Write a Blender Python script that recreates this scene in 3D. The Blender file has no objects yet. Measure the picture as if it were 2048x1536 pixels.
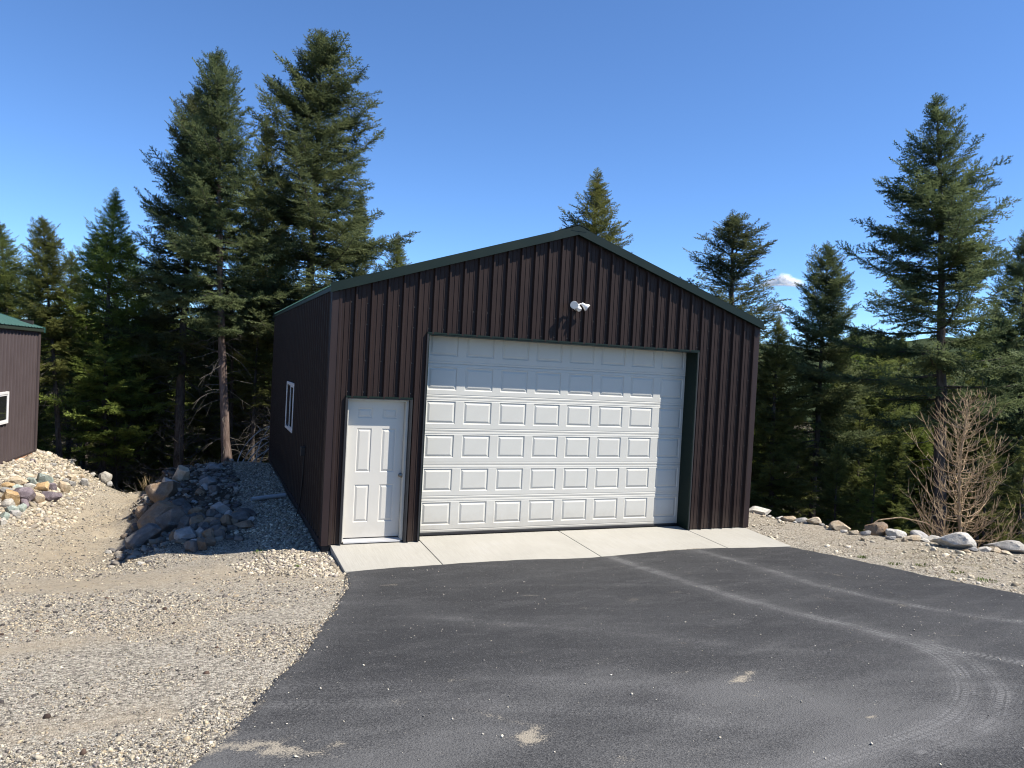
import bpy, bmesh, math, random
import numpy as np
from mathutils import Vector, Matrix
R_ = math.radians
S = bpy.context.scene
COL = S.collection

# ------------------------------------------------------------------ camera
CAM_POS = Vector((-1.7492, -10.6102, 2.6507))
YAW, PITCH, ROLL = 0.3968, -0.0235, 0.0529
fw = Vector((math.sin(YAW)*math.cos(PITCH), math.cos(YAW)*math.cos(PITCH), math.sin(PITCH)))
rt = Vector((math.cos(YAW), -math.sin(YAW), 0)); up = rt.cross(fw)
cr, sr = math.cos(ROLL), math.sin(ROLL)
rt, up = cr*rt + sr*up, -sr*rt + cr*up
cam_d = bpy.data.cameras.new('camera'); cam = bpy.data.objects.new('camera', cam_d); COL.objects.link(cam)
cam.matrix_world = Matrix(((rt.x, up.x, -fw.x, CAM_POS.x), (rt.y, up.y, -fw.y, CAM_POS.y), (rt.z, up.z, -fw.z, CAM_POS.z), (0, 0, 0, 1)))
cam_d.sensor_width = 36; cam_d.lens = 36*1483.72/2048; cam_d.clip_end = 20000; cam_d.clip_start = .05
S.camera = cam

# ------------------------------------------------------------------ sky, sun, exposure
TO_SUN = Vector((.63, -.43, 1)).normalized()
SUN_EL = math.asin(TO_SUN.z); SUN_AZ = math.atan2(TO_SUN.x, TO_SUN.y)
w = bpy.data.worlds.new('World'); S.world = w; w.use_nodes = True
nt = w.node_tree; nt.nodes.clear()
sky = nt.nodes.new('ShaderNodeTexSky'); sky.sky_type = 'NISHITA'; sky.sun_disc = False
sky.sun_elevation = SUN_EL; sky.sun_rotation = SUN_AZ
sky.altitude = 3000; sky.air_density = 1.0; sky.dust_density = 0; sky.ozone_density = 3
bg = nt.nodes.new('ShaderNodeBackground'); bg.inputs['Strength'].default_value = .087
wo = nt.nodes.new('ShaderNodeOutputWorld')
tint = nt.nodes.new('ShaderNodeMix'); tint.data_type = 'RGBA'; tint.blend_type = 'MULTIPLY'; tint.inputs[0].default_value = 1; tint.inputs[7].default_value = (.85, 1.11, 1.36, 1)   # deeper blue mountain air, the same in every direction
nt.links.new(sky.outputs[0], tint.inputs[6]); nt.links.new(tint.outputs[2], bg.inputs[0]); nt.links.new(bg.outputs[0], wo.inputs[0])
sd = bpy.data.lights.new('sun', 'SUN'); sd.energy = 5.0; sd.angle = R_(.53); sd.color = (1, .935, .84)
sun = bpy.data.objects.new('sun', sd); COL.objects.link(sun)
sun.rotation_euler = TO_SUN.to_track_quat('Z', 'Y').to_euler(); sun.location = (20, -20, 30)
S.view_settings.view_transform = 'Standard'; S.view_settings.look = 'None'
S.view_settings.exposure = .9; S.view_settings.gamma = 1; S.view_settings.use_curve_mapping = False
S.render.engine = 'CYCLES'
S.cycles.max_bounces = 8; S.cycles.diffuse_bounces = 2; S.cycles.glossy_bounces = 3; S.cycles.transmission_bounces = 4
S.cycles.transparent_max_bounces = 24; S.cycles.use_denoising = True; S.cycles.filter_width = 1.1; S.cycles.sample_clamp_indirect = 6
# ------------------------------------------------------------------ helpers
RNG = np.random.default_rng(7)
def tag(o, label=None, cat=None, group=None, kind=None):
    if label: o['label'] = label
    if cat: o['category'] = cat
    if group: o['group'] = group
    if kind: o['kind'] = kind
    return o
def link(name, data, parent=None, mat=None, loc=None, rot=None):
    o = bpy.data.objects.new(name, data); COL.objects.link(o)
    if parent: o.parent = parent
    if mat is not None and data is not None and not data.materials: data.materials.append(mat)
    if loc is not None: o.location = loc
    if rot is not None: o.rotation_euler = rot
    return o
def empty(name, loc=(0, 0, 0), rot=(0, 0, 0)):
    o = bpy.data.objects.new(name, None); COL.objects.link(o); o.location = loc; o.rotation_euler = rot
    o.empty_display_size = .2
    return o
def pyd(V, F, name='m', smooth=False):
    m = bpy.data.meshes.new(name); m.from_pydata([tuple(v) for v in V], [], [tuple(f) for f in F]); m.update()
    if smooth: m.polygons.foreach_set('use_smooth', [True]*len(m.polygons))
    return m
def npmesh(V, T, name='m', smooth=False, colors=None, cname='tint'):
    V = np.ascontiguousarray(V, np.float32); T = np.ascontiguousarray(T, np.int32); k = T.shape[1]
    m = bpy.data.meshes.new(name)
    m.vertices.add(len(V)); m.vertices.foreach_set('co', V.ravel())
    m.loops.add(T.size); m.loops.foreach_set('vertex_index', T.ravel())
    m.polygons.add(len(T)); m.polygons.foreach_set('loop_start', np.arange(0, T.size, k, dtype=np.int32))
    if smooth: m.polygons.foreach_set('use_smooth', np.ones(len(T), bool))
    m.update(calc_edges=True)
    if colors is not None:
        for nm, arr in (colors.items() if isinstance(colors, dict) else [(cname, colors)]):
            arr = np.asarray(arr, np.float32)
            if arr.ndim == 1:
                a = m.attributes.new(nm, 'FLOAT', 'POINT'); a.data.foreach_set('value', arr)
            else:
                a = m.attributes.new(nm, 'FLOAT_COLOR', 'POINT')
                c = np.ones((len(V), 4), np.float32); c[:, :3] = arr; a.data.foreach_set('color', c.ravel())
    return m
class MB:
    """collects boxes, prisms and tubes for one mesh"""
    def __init__(s): s.V = []; s.F = []
    def add(s, V, F):
        n = len(s.V); s.V += [tuple(v) for v in V]; s.F += [tuple(i+n for i in f) for f in F]; return s
    def box(s, a, b):
        x0, y0, z0 = a; x1, y1, z1 = b
        return s.add([(x0,y0,z0),(x1,y0,z0),(x1,y1,z0),(x0,y1,z0),(x0,y0,z1),(x1,y0,z1),(x1,y1,z1),(x0,y1,z1)],
                     [(0,3,2,1),(4,5,6,7),(0,1,5,4),(1,2,6,5),(2,3,7,6),(3,0,4,7)])
    def hexa(s, P):   # 8 corners ordered like box
        return s.add(P, [(0,3,2,1),(4,5,6,7),(0,1,5,4),(1,2,6,5),(2,3,7,6),(3,0,4,7)])
    def quad(s, *P): return s.add(P, [tuple(range(len(P)))])
    def tube(s, pts, rad, n=8, caps=True):
        pts = [Vector(p) for p in pts]; rad = rad if hasattr(rad, '__len__') else [rad]*len(pts)
        V = []; F = []; ref = None
        for i, p in enumerate(pts):
            d = (pts[min(i+1, len(pts)-1)]-pts[max(i-1, 0)]).normalized()
            if ref is None: ref = d.orthogonal().normalized()
            ref = (ref - d*ref.dot(d)).normalized(); b = d.cross(ref)
            for k in range(n):
                a = 2*math.pi*k/n; V.append(p+(ref*math.cos(a)+b*math.sin(a))*rad[i])
        for i in range(len(pts)-1):
            for k in range(n): F.append((i*n+k, i*n+(k+1)%n, (i+1)*n+(k+1)%n, (i+1)*n+k))
        if caps: F += [tuple(range(n))[::-1], tuple(range((len(pts)-1)*n, len(pts)*n))]
        return s.add(V, F)
    def lathe(s, prof, origin, axis, n=20):   # prof: (along, radius)
        o = Vector(origin); ax = Vector(axis).normalized()
        return s.tube([o+ax*t for t, r in prof], [max(r, .0005) for t, r in prof], n)
    def build(s, name, mat, parent=None, smooth=False, bevel=0, angle=None):
        m = pyd(s.V, s.F, name, smooth)
        if bevel or True:
            bm = bmesh.new(); bm.from_mesh(m)
            if bevel: bmesh.ops.bevel(bm, geom=list(bm.edges), offset=bevel, segments=2, affect='EDGES', profile=.5, clamp_overlap=True)
            bmesh.ops.recalc_face_normals(bm, faces=bm.faces) if bevel else None
            bm.to_mesh(m); bm.free()
        if smooth and angle: m.set_sharp_from_angle(angle=R_(angle))
        return link(name, m, parent, mat)

# ------------------------------------------------------------------ materials
def newmat(name):
    m = bpy.data.materials.new(name); m.use_nodes = True; nt = m.node_tree
    b = nt.nodes['Principled BSDF']; return m, nt, b
def N(nt, typ, **kw):
    n = nt.nodes.new(typ)
    for k, v in kw.items():
        if k in n.inputs: n.inputs[k].default_value = v
        else: setattr(n, k, v)
    return n
def L(nt, a, b): nt.links.new(a, b)
def coords(nt, kind='Object', scale=(1, 1, 1)):
    tc = N(nt, 'ShaderNodeTexCoord'); mp = N(nt, 'ShaderNodeMapping'); mp.inputs['Scale'].default_value = scale
    L(nt, tc.outputs[kind], mp.inputs[0]); return mp.outputs[0]
def noise(nt, vec, scale, detail=4, rough=.55):
    n = N(nt, 'ShaderNodeTexNoise'); n.inputs['Scale'].default_value = scale; n.inputs['Detail'].default_value = detail; n.inputs['Roughness'].default_value = rough
    if vec is not None: L(nt, vec, n.inputs['Vector'])
    return n
def ramp(nt, fac, stops):
    r = N(nt, 'ShaderNodeValToRGB'); e = r.color_ramp.elements
    while len(e) < len(stops): e.new(.5)
    for i, (p, c) in enumerate(stops): e[i].position = p; e[i].color = (*c, 1) if len(c) == 3 else c
    L(nt, fac, r.inputs[0]); return r.outputs[0]
def mix(nt, fac, a, b, mode='MIX'):
    m = N(nt, 'ShaderNodeMix', data_type='RGBA', blend_type=mode)
    for s, v in ((m.inputs[0], fac), (m.inputs[6], a), (m.inputs[7], b)):
        if isinstance(v, (int, float)): s.default_value = v
        elif isinstance(v, tuple): s.default_value = (*v, 1)
        else: L(nt, v, s)
    return m.outputs[2]
def math_(nt, op, a, b=None, c=None):
    m = N(nt, 'ShaderNodeMath', operation=op)
    for s, v in zip(m.inputs, (a, b, c)):
        if v is None: continue
        if isinstance(v, (int, float)): s.default_value = v
        else: L(nt, v, s)
    return m.outputs[0]
def attr(nt, name, out='Fac'):
    a = N(nt, 'ShaderNodeAttribute', attribute_name=name); return a.outputs[out]
def bump(nt, b, height, strength=.3, dist=.01):
    n = N(nt, 'ShaderNodeBump'); n.inputs['Strength'].default_value = strength; n.inputs['Distance'].default_value = dist
    L(nt, height, n.inputs['Height']); L(nt, n.outputs[0], b.inputs['Normal'])
def painted(name, col, rough=.4, var=.12, bumpy=.05, scale=3, spec=.5, dust=None, grime=0):
    m, nt, b = newmat(name); v = coords(nt)
    n1 = noise(nt, v, scale, 5); n2 = noise(nt, v, scale*14, 3)
    f = math_(nt, 'ADD', math_(nt, 'MULTIPLY', n1.outputs[0], .7), math_(nt, 'MULTIPLY', n2.outputs[0], .3))
    c = ramp(nt, f, [(.3, tuple(x*(1-var) for x in col)), (.7, tuple(min(1, x*(1+var)) for x in col))])
    if dust:   # dust film that gathers in streaks
        sv = coords(nt, scale=(9, 9, .5)); dn = noise(nt, sv, 1.2, 5, .6)
        c = mix(nt, math_(nt, 'MULTIPLY', ramp(nt, dn.outputs[0], [(.5, (0,0,0)), (.8, (1,1,1))]), dust), c, (.20, .17, .14))
    if grime:  # splashed dirt along the foot of the wall, ragged upper edge
        ps = N(nt, 'ShaderNodeNewGeometry').outputs['Position']; sx = N(nt, 'ShaderNodeSeparateXYZ'); L(nt, ps, sx.inputs[0]); gn = noise(nt, ps, 7, 6, .7)
        hgt = math_(nt, 'SUBTRACT', math_(nt, 'ADD', .16, math_(nt, 'MULTIPLY', gn.outputs[0], .5)), math_(nt, 'MULTIPLY', sx.outputs[2], 1.1))
        cl = N(nt, 'ShaderNodeClamp'); L(nt, math_(nt, 'MULTIPLY', hgt, 1.6), cl.inputs[0]); c = mix(nt, math_(nt, 'MULTIPLY', cl.outputs[0], grime), c, (.20, .165, .12))
    L(nt, c, b.inputs['Base Color'])
    L(nt, math_(nt, 'ADD', math_(nt, 'MULTIPLY', n1.outputs[0], .2), rough-.1), b.inputs['Roughness'])
    b.inputs['Specular IOR Level'].default_value = spec
    if bumpy: bump(nt, b, n1.outputs[0], bumpy, .02)
    return m
# ------------------------------------------------------------------ terrain height
TERRAIN_POINTS = np.array([
 # pad beside and around the garage
 (0,-1.16,-.10),(3.6,-1.16,-.10),(7.4,-1.16,-.10),(0,0,-.12),(3.6,0,-.14),(7.4,0,-.10),(0,4.5,-.13),(3.6,4.5,-.15),(7.4,4.5,-.12),
 (-.6,.0,-.12),(-.6,2,-.14),(-.7,4,-.13),(-.7,7,-.11),(-.4,9,-.12),(3.6,9.2,-.16),(7.4,9,-.25),
 (-1.46,.98,-.30),(-2.9,1.6,-.60),(-1.1,3,-.16),(-1.25,5,-.12),(-1.35,7,-.10),(-1.35,8.8,-.12),(-2.1,1.8,-.36),
 (-1.75,3.2,-.30),(-1.8,5,-.16),(-2.0,7.2,-.12),(-1.9,8.8,-.16),(-2.25,4.1,-.42),(-2.42,5.2,-.24),(-2.45,6.4,-.18),(-2.38,7.6,-.14),(-2.15,8.8,-.22),
 (-2.7,3.4,-.76),(-2.92,4.9,-.84),(-2.98,6.4,-.88),(-2.92,7.8,-.9),(-2.75,9.1,-.92),
 # dirt track between the two buildings
 (-3.5,3,-.76),(-4.2,5.1,-.82),(-3.5,5,-.84),(-3.4,7,-.90),(-3.3,9.2,-.95),(-3.3,10.6,-1.15),(-3.3,12.5,-1.9),(-4.5,3.5,-.70),(-5.5,2,-.42),(-3,0,-.33),(-1.5,-.3,-.14),(-6,-.5,-.05),
 # mound carrying the neighbouring building
 (-5.54,11.5,-.2),(-5.8,8.9,-.2),(-6.1,6.5,-.22),(-6.2,5,-.34),(-6.6,3.6,-.36),(-5.1,5.2,-.62),(-5.1,7.2,-.36),(-4.6,7.6,-.56),(-4.9,9.6,-.34),(-4.15,10,-.74),(-4.6,11.3,-.6),(-7,10,-.2),(-9,7,-.2),(-10,12,-.2),(-5.3,12.3,-.4),(-8,4,-.25),(-12,4,-.3),
 # falling ground behind
 (-5,14,-1.6),(-1.1,10.2,-.25),(-1.1,11.5,-.9),(-1,13,-1.9),(3,12,-1.5),(7,12,-2),(-3.3,16,-3.2),(-7,16,-2.2),(-12,16,-1.8),(3,18,-3.6),(-3,22,-4.8),(-12,22,-3.6),(6,24,-5.6),(14,20,-6),(14,10,-4),
 # right bank with its row of stones
 (8.8,1.25,-.10),(8.6,.4,-.02),(8.9,-.2,0),(9.15,-.85,.02),(9.65,-1.5,.04),(10,-2.15,.05),(10.55,-2.75,.05),(11.2,-3.4,.08),(7.2,-2.5,.05),(7.0,-5.2,.35),(9,-4,.16),(9.5,-6,.4),(8,-1.5,.0),
 (9.7,2.0,-.8),(10.1,.6,-.75),(10.7,-.5,-.7),(11.4,-1.5,-.7),(12.3,-2.4,-.65),(9.4,5,-1.1),(8.6,3,-.25),(8.3,7,-.6),(11.8,2.5,-2.0),(13,0,-2.0),(14.5,-1.5,-1.8),(17,2,-3.4),(13,6,-3.2),(20,-2,-3.2),(22,8,-5.5),
] + [(x,y,-.10+.11*(-1.16-y)) for x in (-12,-9,-6,-3.2,0,3.5,6.5) for y in (-2.4,-4.5,-7,-9.5,-12,-15)]
  + [(x,y,-.10+.11*(-1.16-y)-.04*(x-6.5)) for x in (10,13) for y in (-7,-9.5,-12,-15)], dtype=float)
def _solve_terrain():
    P = TERRAIN_POINTS; n = len(P)
    D = np.hypot(P[:,None,0]-P[None,:,0], P[:,None,1]-P[None,:,1])
    A = np.zeros((n+3, n+3)); A[:n,:n] = -D + np.eye(n)*-0.12
    A[:n,n] = 1; A[:n,n+1] = P[:,0]; A[:n,n+2] = P[:,1]
    A[n:,:n] = A[:n,n:].T
    return np.linalg.solve(A, np.concatenate([P[:,2], [0,0,0]]))
TERRAIN_W = _solve_terrain()
def _wobble(x, y):
    return (np.sin(x*1.7+y*.6)*np.sin(y*1.3-x*.4)*.5 + np.sin(x*4.1-y*2.3+1.1)*np.sin(y*3.7+x*1.9)*.3 + np.sin(x*9.3+y*4.7)*np.sin(y*8.1-x*5.2+2)*.2)
def terrain(x, y):
    x = np.asarray(x, float); y = np.asarray(y, float); sh = np.broadcast(x, y).shape
    X = np.broadcast_to(x, sh).ravel(); Y = np.broadcast_to(y, sh).ravel()
    cxx = np.clip(X, -16, 24); cyy = np.clip(Y, -15, 26)
    z = np.empty(len(X)); P = TERRAIN_POINTS; n = len(P)
    for a in range(0, len(X), 20000):
        s = slice(a, a+20000)
        d = np.hypot(cxx[s,None]-P[None,:,0], cyy[s,None]-P[None,:,1])
        z[s] = -d@TERRAIN_W[:n] + TERRAIN_W[n] + TERRAIN_W[n+1]*cxx[s] + TERRAIN_W[n+2]*cyy[s]
    back = np.maximum(Y-26, 0) + np.maximum(X-24, 0) + .25*np.maximum(-16-X, 0)
    z = z - 70*(1-np.exp(-.22*back/70)) 
    rough = np.clip((Y+1)/6, 0, 1)*np.clip((.3-X)/2, 0, 1) + np.clip((Y-9)/3, 0, 1) + np.clip((X-9.5)/2, 0, 1)
    z = z + _wobble(X, Y)*(.012 + .05*np.clip(rough, 0, 1))
    return z.reshape(sh)
# ------------------------------------------------------------------ materials of the place
M = {}
M['siding'] = painted('brown_siding', (.0235, .0148, .0128), .5, .10, .03, 2.0, .16, dust=.03, grime=.14)
M['siding_trim'] = painted('brown_trim', (.027, .0185, .0183), .48, .08, .02, 2.0, .18, dust=.04)
M['siding2'] = painted('brown_siding_pale', (.068, .053, .054), .5, .10, .03, 2.0, .3, dust=.06)  # outbuilding siding: one even brown, paler and greyer than the garage
M['green'] = painted('green_trim', (.0045, .0120, .0080), .45, .10, .03, 2.5, .25)
M['green_roof'] = painted('green_roof', (.030, .085, .070), .42, .08, .03, 2.5, .45)
M['eave'] = painted('eave_trim_grey_green', (.030, .040, .032), .5, .10, .03, 2.5, .25)
M['white'] = painted('white_steel', (.505, .495, .445), .45, .04, .03, 3, .3, grime=.45)
M['white_door'] = painted('white_entry_door', (.535, .515, .46), .45, .02, .02, 3, .4, grime=.35)
M['vinyl'] = painted('white_vinyl', (.64, .64, .63), .4, .03, 0, 3)
M['cream_jamb'] = painted('cream_jamb', (.50, .48, .42), .5, .04, .02, 3)
M['black'] = painted('black_rubber', (.012, .012, .013), .6, .2, .05, 6)
M['steel'] = painted('satin_nickel', (.20, .18, .155), .3, .08, 0, 6); M['steel'].node_tree.nodes['Principled BSDF'].inputs['Metallic'].default_value = .9
M['alu'] = painted('aluminium_sill', (.62, .62, .62), .4, .1, .05, 8); M['alu'].node_tree.nodes['Principled BSDF'].inputs['Metallic'].default_value = .5
M['lampwhite'] = painted('lamp_white', (.72, .72, .70), .4, .05, 0, 6)
M['lens'] = painted('lamp_lens', (.62, .60, .52), .25, .12, .2, 40)
M['wood'] = painted('treated_wood_sill', (.42, .24, .15), .7, .25, .2, 5)
M['dark_inside'] = painted('dark_interior', (.02, .018, .016), .8, .2, 0, 3)
M['pvc'] = painted('white_pvc', (.42, .43, .44), .4, .06, 0, 6)
def glass():
    m, nt, b = newmat('window_glass'); b.inputs['Base Color'].default_value = (.018, .02, .02, 1); b.inputs['Roughness'].default_value = .04
    b.inputs['Specular IOR Level'].default_value = .8
    n = noise(nt, coords(nt), 1.5, 2); bump(nt, b, n.outputs[0], .04, .02); return m
M['glass'] = glass()
def concrete():
    m, nt, b = newmat('broom_finished_concrete'); v = coords(nt)
    n1 = noise(nt, v, 1.3, 6, .6); n2 = noise(nt, v, 60, 3)
    sv = coords(nt, scale=(26, .7, 1)); rot = noise(nt, sv, 3.0, 4, .6)
    c = ramp(nt, n1.outputs[0], [(.3, (.285, .272, .232)), (.55, (.330, .316, .272)), (.75, (.36, .345, .312))])
    c = mix(nt, .35, c, ramp(nt, rot.outputs[0], [(.35, (.255, .243, .207)), (.65, (.385, .37, .323))]))
    c = mix(nt, .15, c, ramp(nt, n2.outputs[0], [(.3, (.19, .18, .163)), (.6, (.38, .365, .332))]))
    st = noise(nt, v, 5.5, 5, .7); c = mix(nt, ramp(nt, st.outputs[0], [(.66, (0,0,0)), (.78, (.35,.35,.35))]), c, (.36, .31, .25))
    L(nt, c, b.inputs['Base Color']); b.inputs['Roughness'].default_value = .85
    h = math_(nt, 'ADD', rot.outputs[0], math_(nt, 'MULTIPLY', n2.outputs[0], .5)); bump(nt, b, h, .35, .004); return m
M['concrete'] = concrete()
def asphalt():
    m, nt, b = newmat('asphalt'); v = coords(nt)
    vo = N(nt, 'ShaderNodeTexVoronoi'); vo.inputs['Scale'].default_value = 95; L(nt, v, vo.inputs['Vector'])
    vo2 = N(nt, 'ShaderNodeTexVoronoi'); vo2.inputs['Scale'].default_value = 210; L(nt, v, vo2.inputs['Vector'])
    sep = N(nt, 'ShaderNodeSeparateColor'); L(nt, vo.outputs['Color'], sep.inputs[0])
    big = noise(nt, v, .55, 5, .6); mid = noise(nt, coords(nt, scale=(1, 2.6, 1)), 2.2, 6, .65); fine = noise(nt, v, 130, 2, .6)
    c = ramp(nt, sep.outputs[0], [(0, (.016, .016, .0165)), (.55, (.030, .0302, .0306)), (.86, (.052, .0522, .0525)), (.975, (.075, .076, .077)), (1, (.17, .165, .155))])
    c = mix(nt, .5, c, ramp(nt, big.outputs[0], [(.3, (.017, .0172, .018)), (.5, (.028, .0283, .0292)), (.72, (.050, .0505, .051))]))
    dust = attr(nt, 'dust'); grit = attr(nt, 'grit')
    # tread print: lugs across the path and two grooves along it
    au, av, tk = attr(nt, 'along'), math_(nt, 'ABSOLUTE', attr(nt, 'across')), attr(nt, 'track')
    lug = math_(nt, 'SINE', math_(nt, 'ADD', math_(nt, 'MULTIPLY', au, 2*math.pi/.045), math_(nt, 'MULTIPLY', av, 34)))
    lug = math_(nt, 'ADD', .6, math_(nt, 'MULTIPLY', lug, .6)); gr = math_(nt, 'MULTIPLY', math_(nt, 'GREATER_THAN', math_(nt, 'ABSOLUTE', math_(nt, 'SUBTRACT', av, .028)), .008), math_(nt, 'GREATER_THAN', math_(nt, 'ABSOLUTE', math_(nt, 'SUBTRACT', av, .064)), .007))
    wear = noise(nt, v, 3.3, 4, .6); tk = math_(nt, 'MULTIPLY', tk, ramp(nt, wear.outputs[0], [(.33, (.25, .25, .25)), (.62, (1, 1, 1))]))
    tread = math_(nt, 'MULTIPLY', tk, math_(nt, 'MULTIPLY', lug, math_(nt, 'ADD', .05, math_(nt, 'MULTIPLY', gr, .95))))
    sp = noise(nt, v, 75, 4, .75)
    def mask(a, k, off, gain):   # speckled coverage that thins out towards the rim of a patch
        t = math_(nt, 'MULTIPLY', math_(nt, 'ADD', a, math_(nt, 'SUBTRACT', math_(nt, 'ADD', math_(nt, 'MULTIPLY', sp.outputs[0], k), math_(nt, 'MULTIPLY', mid.outputs[0], .5)), off)), gain)
        m_ = N(nt, 'ShaderNodeClamp'); L(nt, t, m_.inputs[0]); return m_.outputs[0]
    gate = lambda a: math_(nt, 'GREATER_THAN', a, .02)
    c = mix(nt, math_(nt, 'MULTIPLY', mask(dust, 2.4, 1.52, 1.7), math_(nt, 'MULTIPLY', gate(dust), .7)), c, (.130, .129, .126))
    c = mix(nt, math_(nt, 'MULTIPLY', mask(tread, .8, .62, 2.0), math_(nt, 'MINIMUM', math_(nt, 'MULTIPLY', tk, 1.15), .85)), c, (.150, .149, .146))
    c = mix(nt, math_(nt, 'MULTIPLY', mask(grit, 1.9, 1.62, 3.2), math_(nt, 'MULTIPLY', gate(grit), .85)), c, (.30, .265, .205))
    L(nt, c, b.inputs['Base Color']); b.inputs['Roughness'].default_value = .82; b.inputs['Specular IOR Level'].default_value = .3
    h = math_(nt, 'ADD', vo.outputs['Distance'], math_(nt, 'MULTIPLY', vo2.outputs['Distance'], .5)); bump(nt, b, h, .6, .008); return m
M['asphalt'] = asphalt()
def ground():
    m, nt, b = newmat('gravel_ground'); v = coords(nt)
    def stones(scale, pal):
        vo = N(nt, 'ShaderNodeTexVoronoi'); vo.inputs['Scale'].default_value = scale; L(nt, v, vo.inputs['Vector'])
        sp = N(nt, 'ShaderNodeSeparateColor'); L(nt, vo.outputs['Color'], sp.inputs[0])
        return ramp(nt, sp.outputs[0], pal), vo.outputs['Distance']
    pal = [(0, (.030, .027, .023)), (.22, (.11, .099, .083)), (.5, (.345, .308, .243)), (.75, (.52, .47, .38)), (1, (.70, .65, .54))]
    c1, d1 = stones(58, pal); c2, d2 = stones(120, pal)
    big = noise(nt, v, .8, 5, .6); mid = noise(nt, v, 5, 5, .65); fine = noise(nt, v, 90, 3, .6)
    g = mix(nt, .40, c1, c2)
    dirtc = ramp(nt, math_(nt, 'ADD', math_(nt, 'MULTIPLY', mid.outputs[0], .6), math_(nt, 'MULTIPLY', fine.outputs[0], .4)), [(.3, (.25, .20, .135)), (.55, (.40, .335, .24)), (.75, (.50, .43, .325))])
    dirt = math_(nt, 'MULTIPLY', attr(nt, 'dirt'), ramp(nt, math_(nt, 'ADD', mid.outputs[0], math_(nt, 'MULTIPLY', big.outputs[0], .4)), [(.52, (.25, .25, .25)), (.80, (1, 1, 1))]))
    patch = ramp(nt, big.outputs[0], [(.50, (0, 0, 0)), (.68, (.55, .55, .55))])
    dirt = math_(nt, 'MAXIMUM', dirt, math_(nt, 'MULTIPLY', patch, .35))
    c = mix(nt, dirt, g, dirtc)
    moss = math_(nt, 'MULTIPLY', attr(nt, 'moss'), ramp(nt, mid.outputs[0], [(.42, (0, 0, 0)), (.62, (1, 1, 1))]))
    c = mix(nt, moss, c, (.115, .105, .04))
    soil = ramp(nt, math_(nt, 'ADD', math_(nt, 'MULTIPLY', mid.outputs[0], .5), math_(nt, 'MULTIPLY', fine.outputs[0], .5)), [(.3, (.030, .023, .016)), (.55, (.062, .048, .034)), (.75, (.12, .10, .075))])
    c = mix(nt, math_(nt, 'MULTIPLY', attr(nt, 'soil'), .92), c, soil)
    duff = ramp(nt, math_(nt, 'ADD', math_(nt, 'MULTIPLY', mid.outputs[0], .5), math_(nt, 'MULTIPLY', fine.outputs[0], .5)), [(.3, (.030, .024, .014)), (.55, (.065, .052, .028)), (.75, (.10, .085, .045))])
    c = mix(nt, attr(nt, 'forest'), c, duff)
    L(nt, c, b.inputs['Base Color']); b.inputs['Roughness'].default_value = .92; b.inputs['Specular IOR Level'].default_value = .2
    h = math_(nt, 'SUBTRACT', math_(nt, 'ADD', fine.outputs[0], mid.outputs[0]), math_(nt, 'ADD', d1, math_(nt, 'MULTIPLY', d2, .6)))
    bump(nt, b, h, 1.0, .016); return m
M['ground'] = ground()
def pebble():
    m, nt, b = newmat('pebbles'); c = attr(nt, 'tint', 'Color'); n = noise(nt, coords(nt), 70, 3)
    c = mix(nt, .35, c, ramp(nt, n.outputs[0], [(.3, (.16, .15, .14)), (.7, (.62, .58, .52))]), 'OVERLAY')
    L(nt, c, b.inputs['Base Color']); b.inputs['Roughness'].default_value = .85; b.inputs['Specular IOR Level'].default_value = .25; return m
M['pebble'] = pebble()
def rock(name, a, b_, c_, rust=0):
    m, nt, b = newmat(name); v = N(nt, 'ShaderNodeNewGeometry').outputs['Position']
    oi = N(nt, 'ShaderNodeObjectInfo'); va = N(nt, 'ShaderNodeVectorMath', operation='ADD'); sc = N(nt, 'ShaderNodeVectorMath', operation='SCALE')
    cb = N(nt, 'ShaderNodeCombineXYZ'); L(nt, oi.outputs['Random'], cb.inputs[0]); L(nt, oi.outputs['Random'], cb.inputs[1]); L(nt, cb.outputs[0], sc.inputs[0]); sc.inputs['Scale'].default_value = 31
    L(nt, v, va.inputs[0]); L(nt, sc.outputs[0], va.inputs[1]); v = va.outputs[0]
    n1 = noise(nt, v, 9, 6, .7); n2 = noise(nt, v, 70, 4, .6); n3 = noise(nt, v, 5, 3)
    c = ramp(nt, math_(nt, 'ADD', math_(nt, 'MULTIPLY', n1.outputs[0], .75), math_(nt, 'MULTIPLY', n2.outputs[0], .25)), [(.3, a), (.5, b_), (.68, c_)])
    if rust: c = mix(nt, ramp(nt, n3.outputs[0], [(.45, (0, 0, 0)), (.62, (rust, rust, rust))]), c, (.34, .185, .065))
    hv = N(nt, 'ShaderNodeHueSaturation'); L(nt, c, hv.inputs['Color']); L(nt, math_(nt, 'ADD', math_(nt, 'MULTIPLY', oi.outputs['Random'], .4), .8), hv.inputs['Value'])
    L(nt, hv.outputs[0], b.inputs['Base Color']); b.inputs['Roughness'].default_value = .88; b.inputs['Specular IOR Level'].default_value = .25
    bump(nt, b, math_(nt, 'ADD', n1.outputs[0], math_(nt, 'MULTIPLY', n2.outputs[0], .45)), .9, .04); return m
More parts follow.
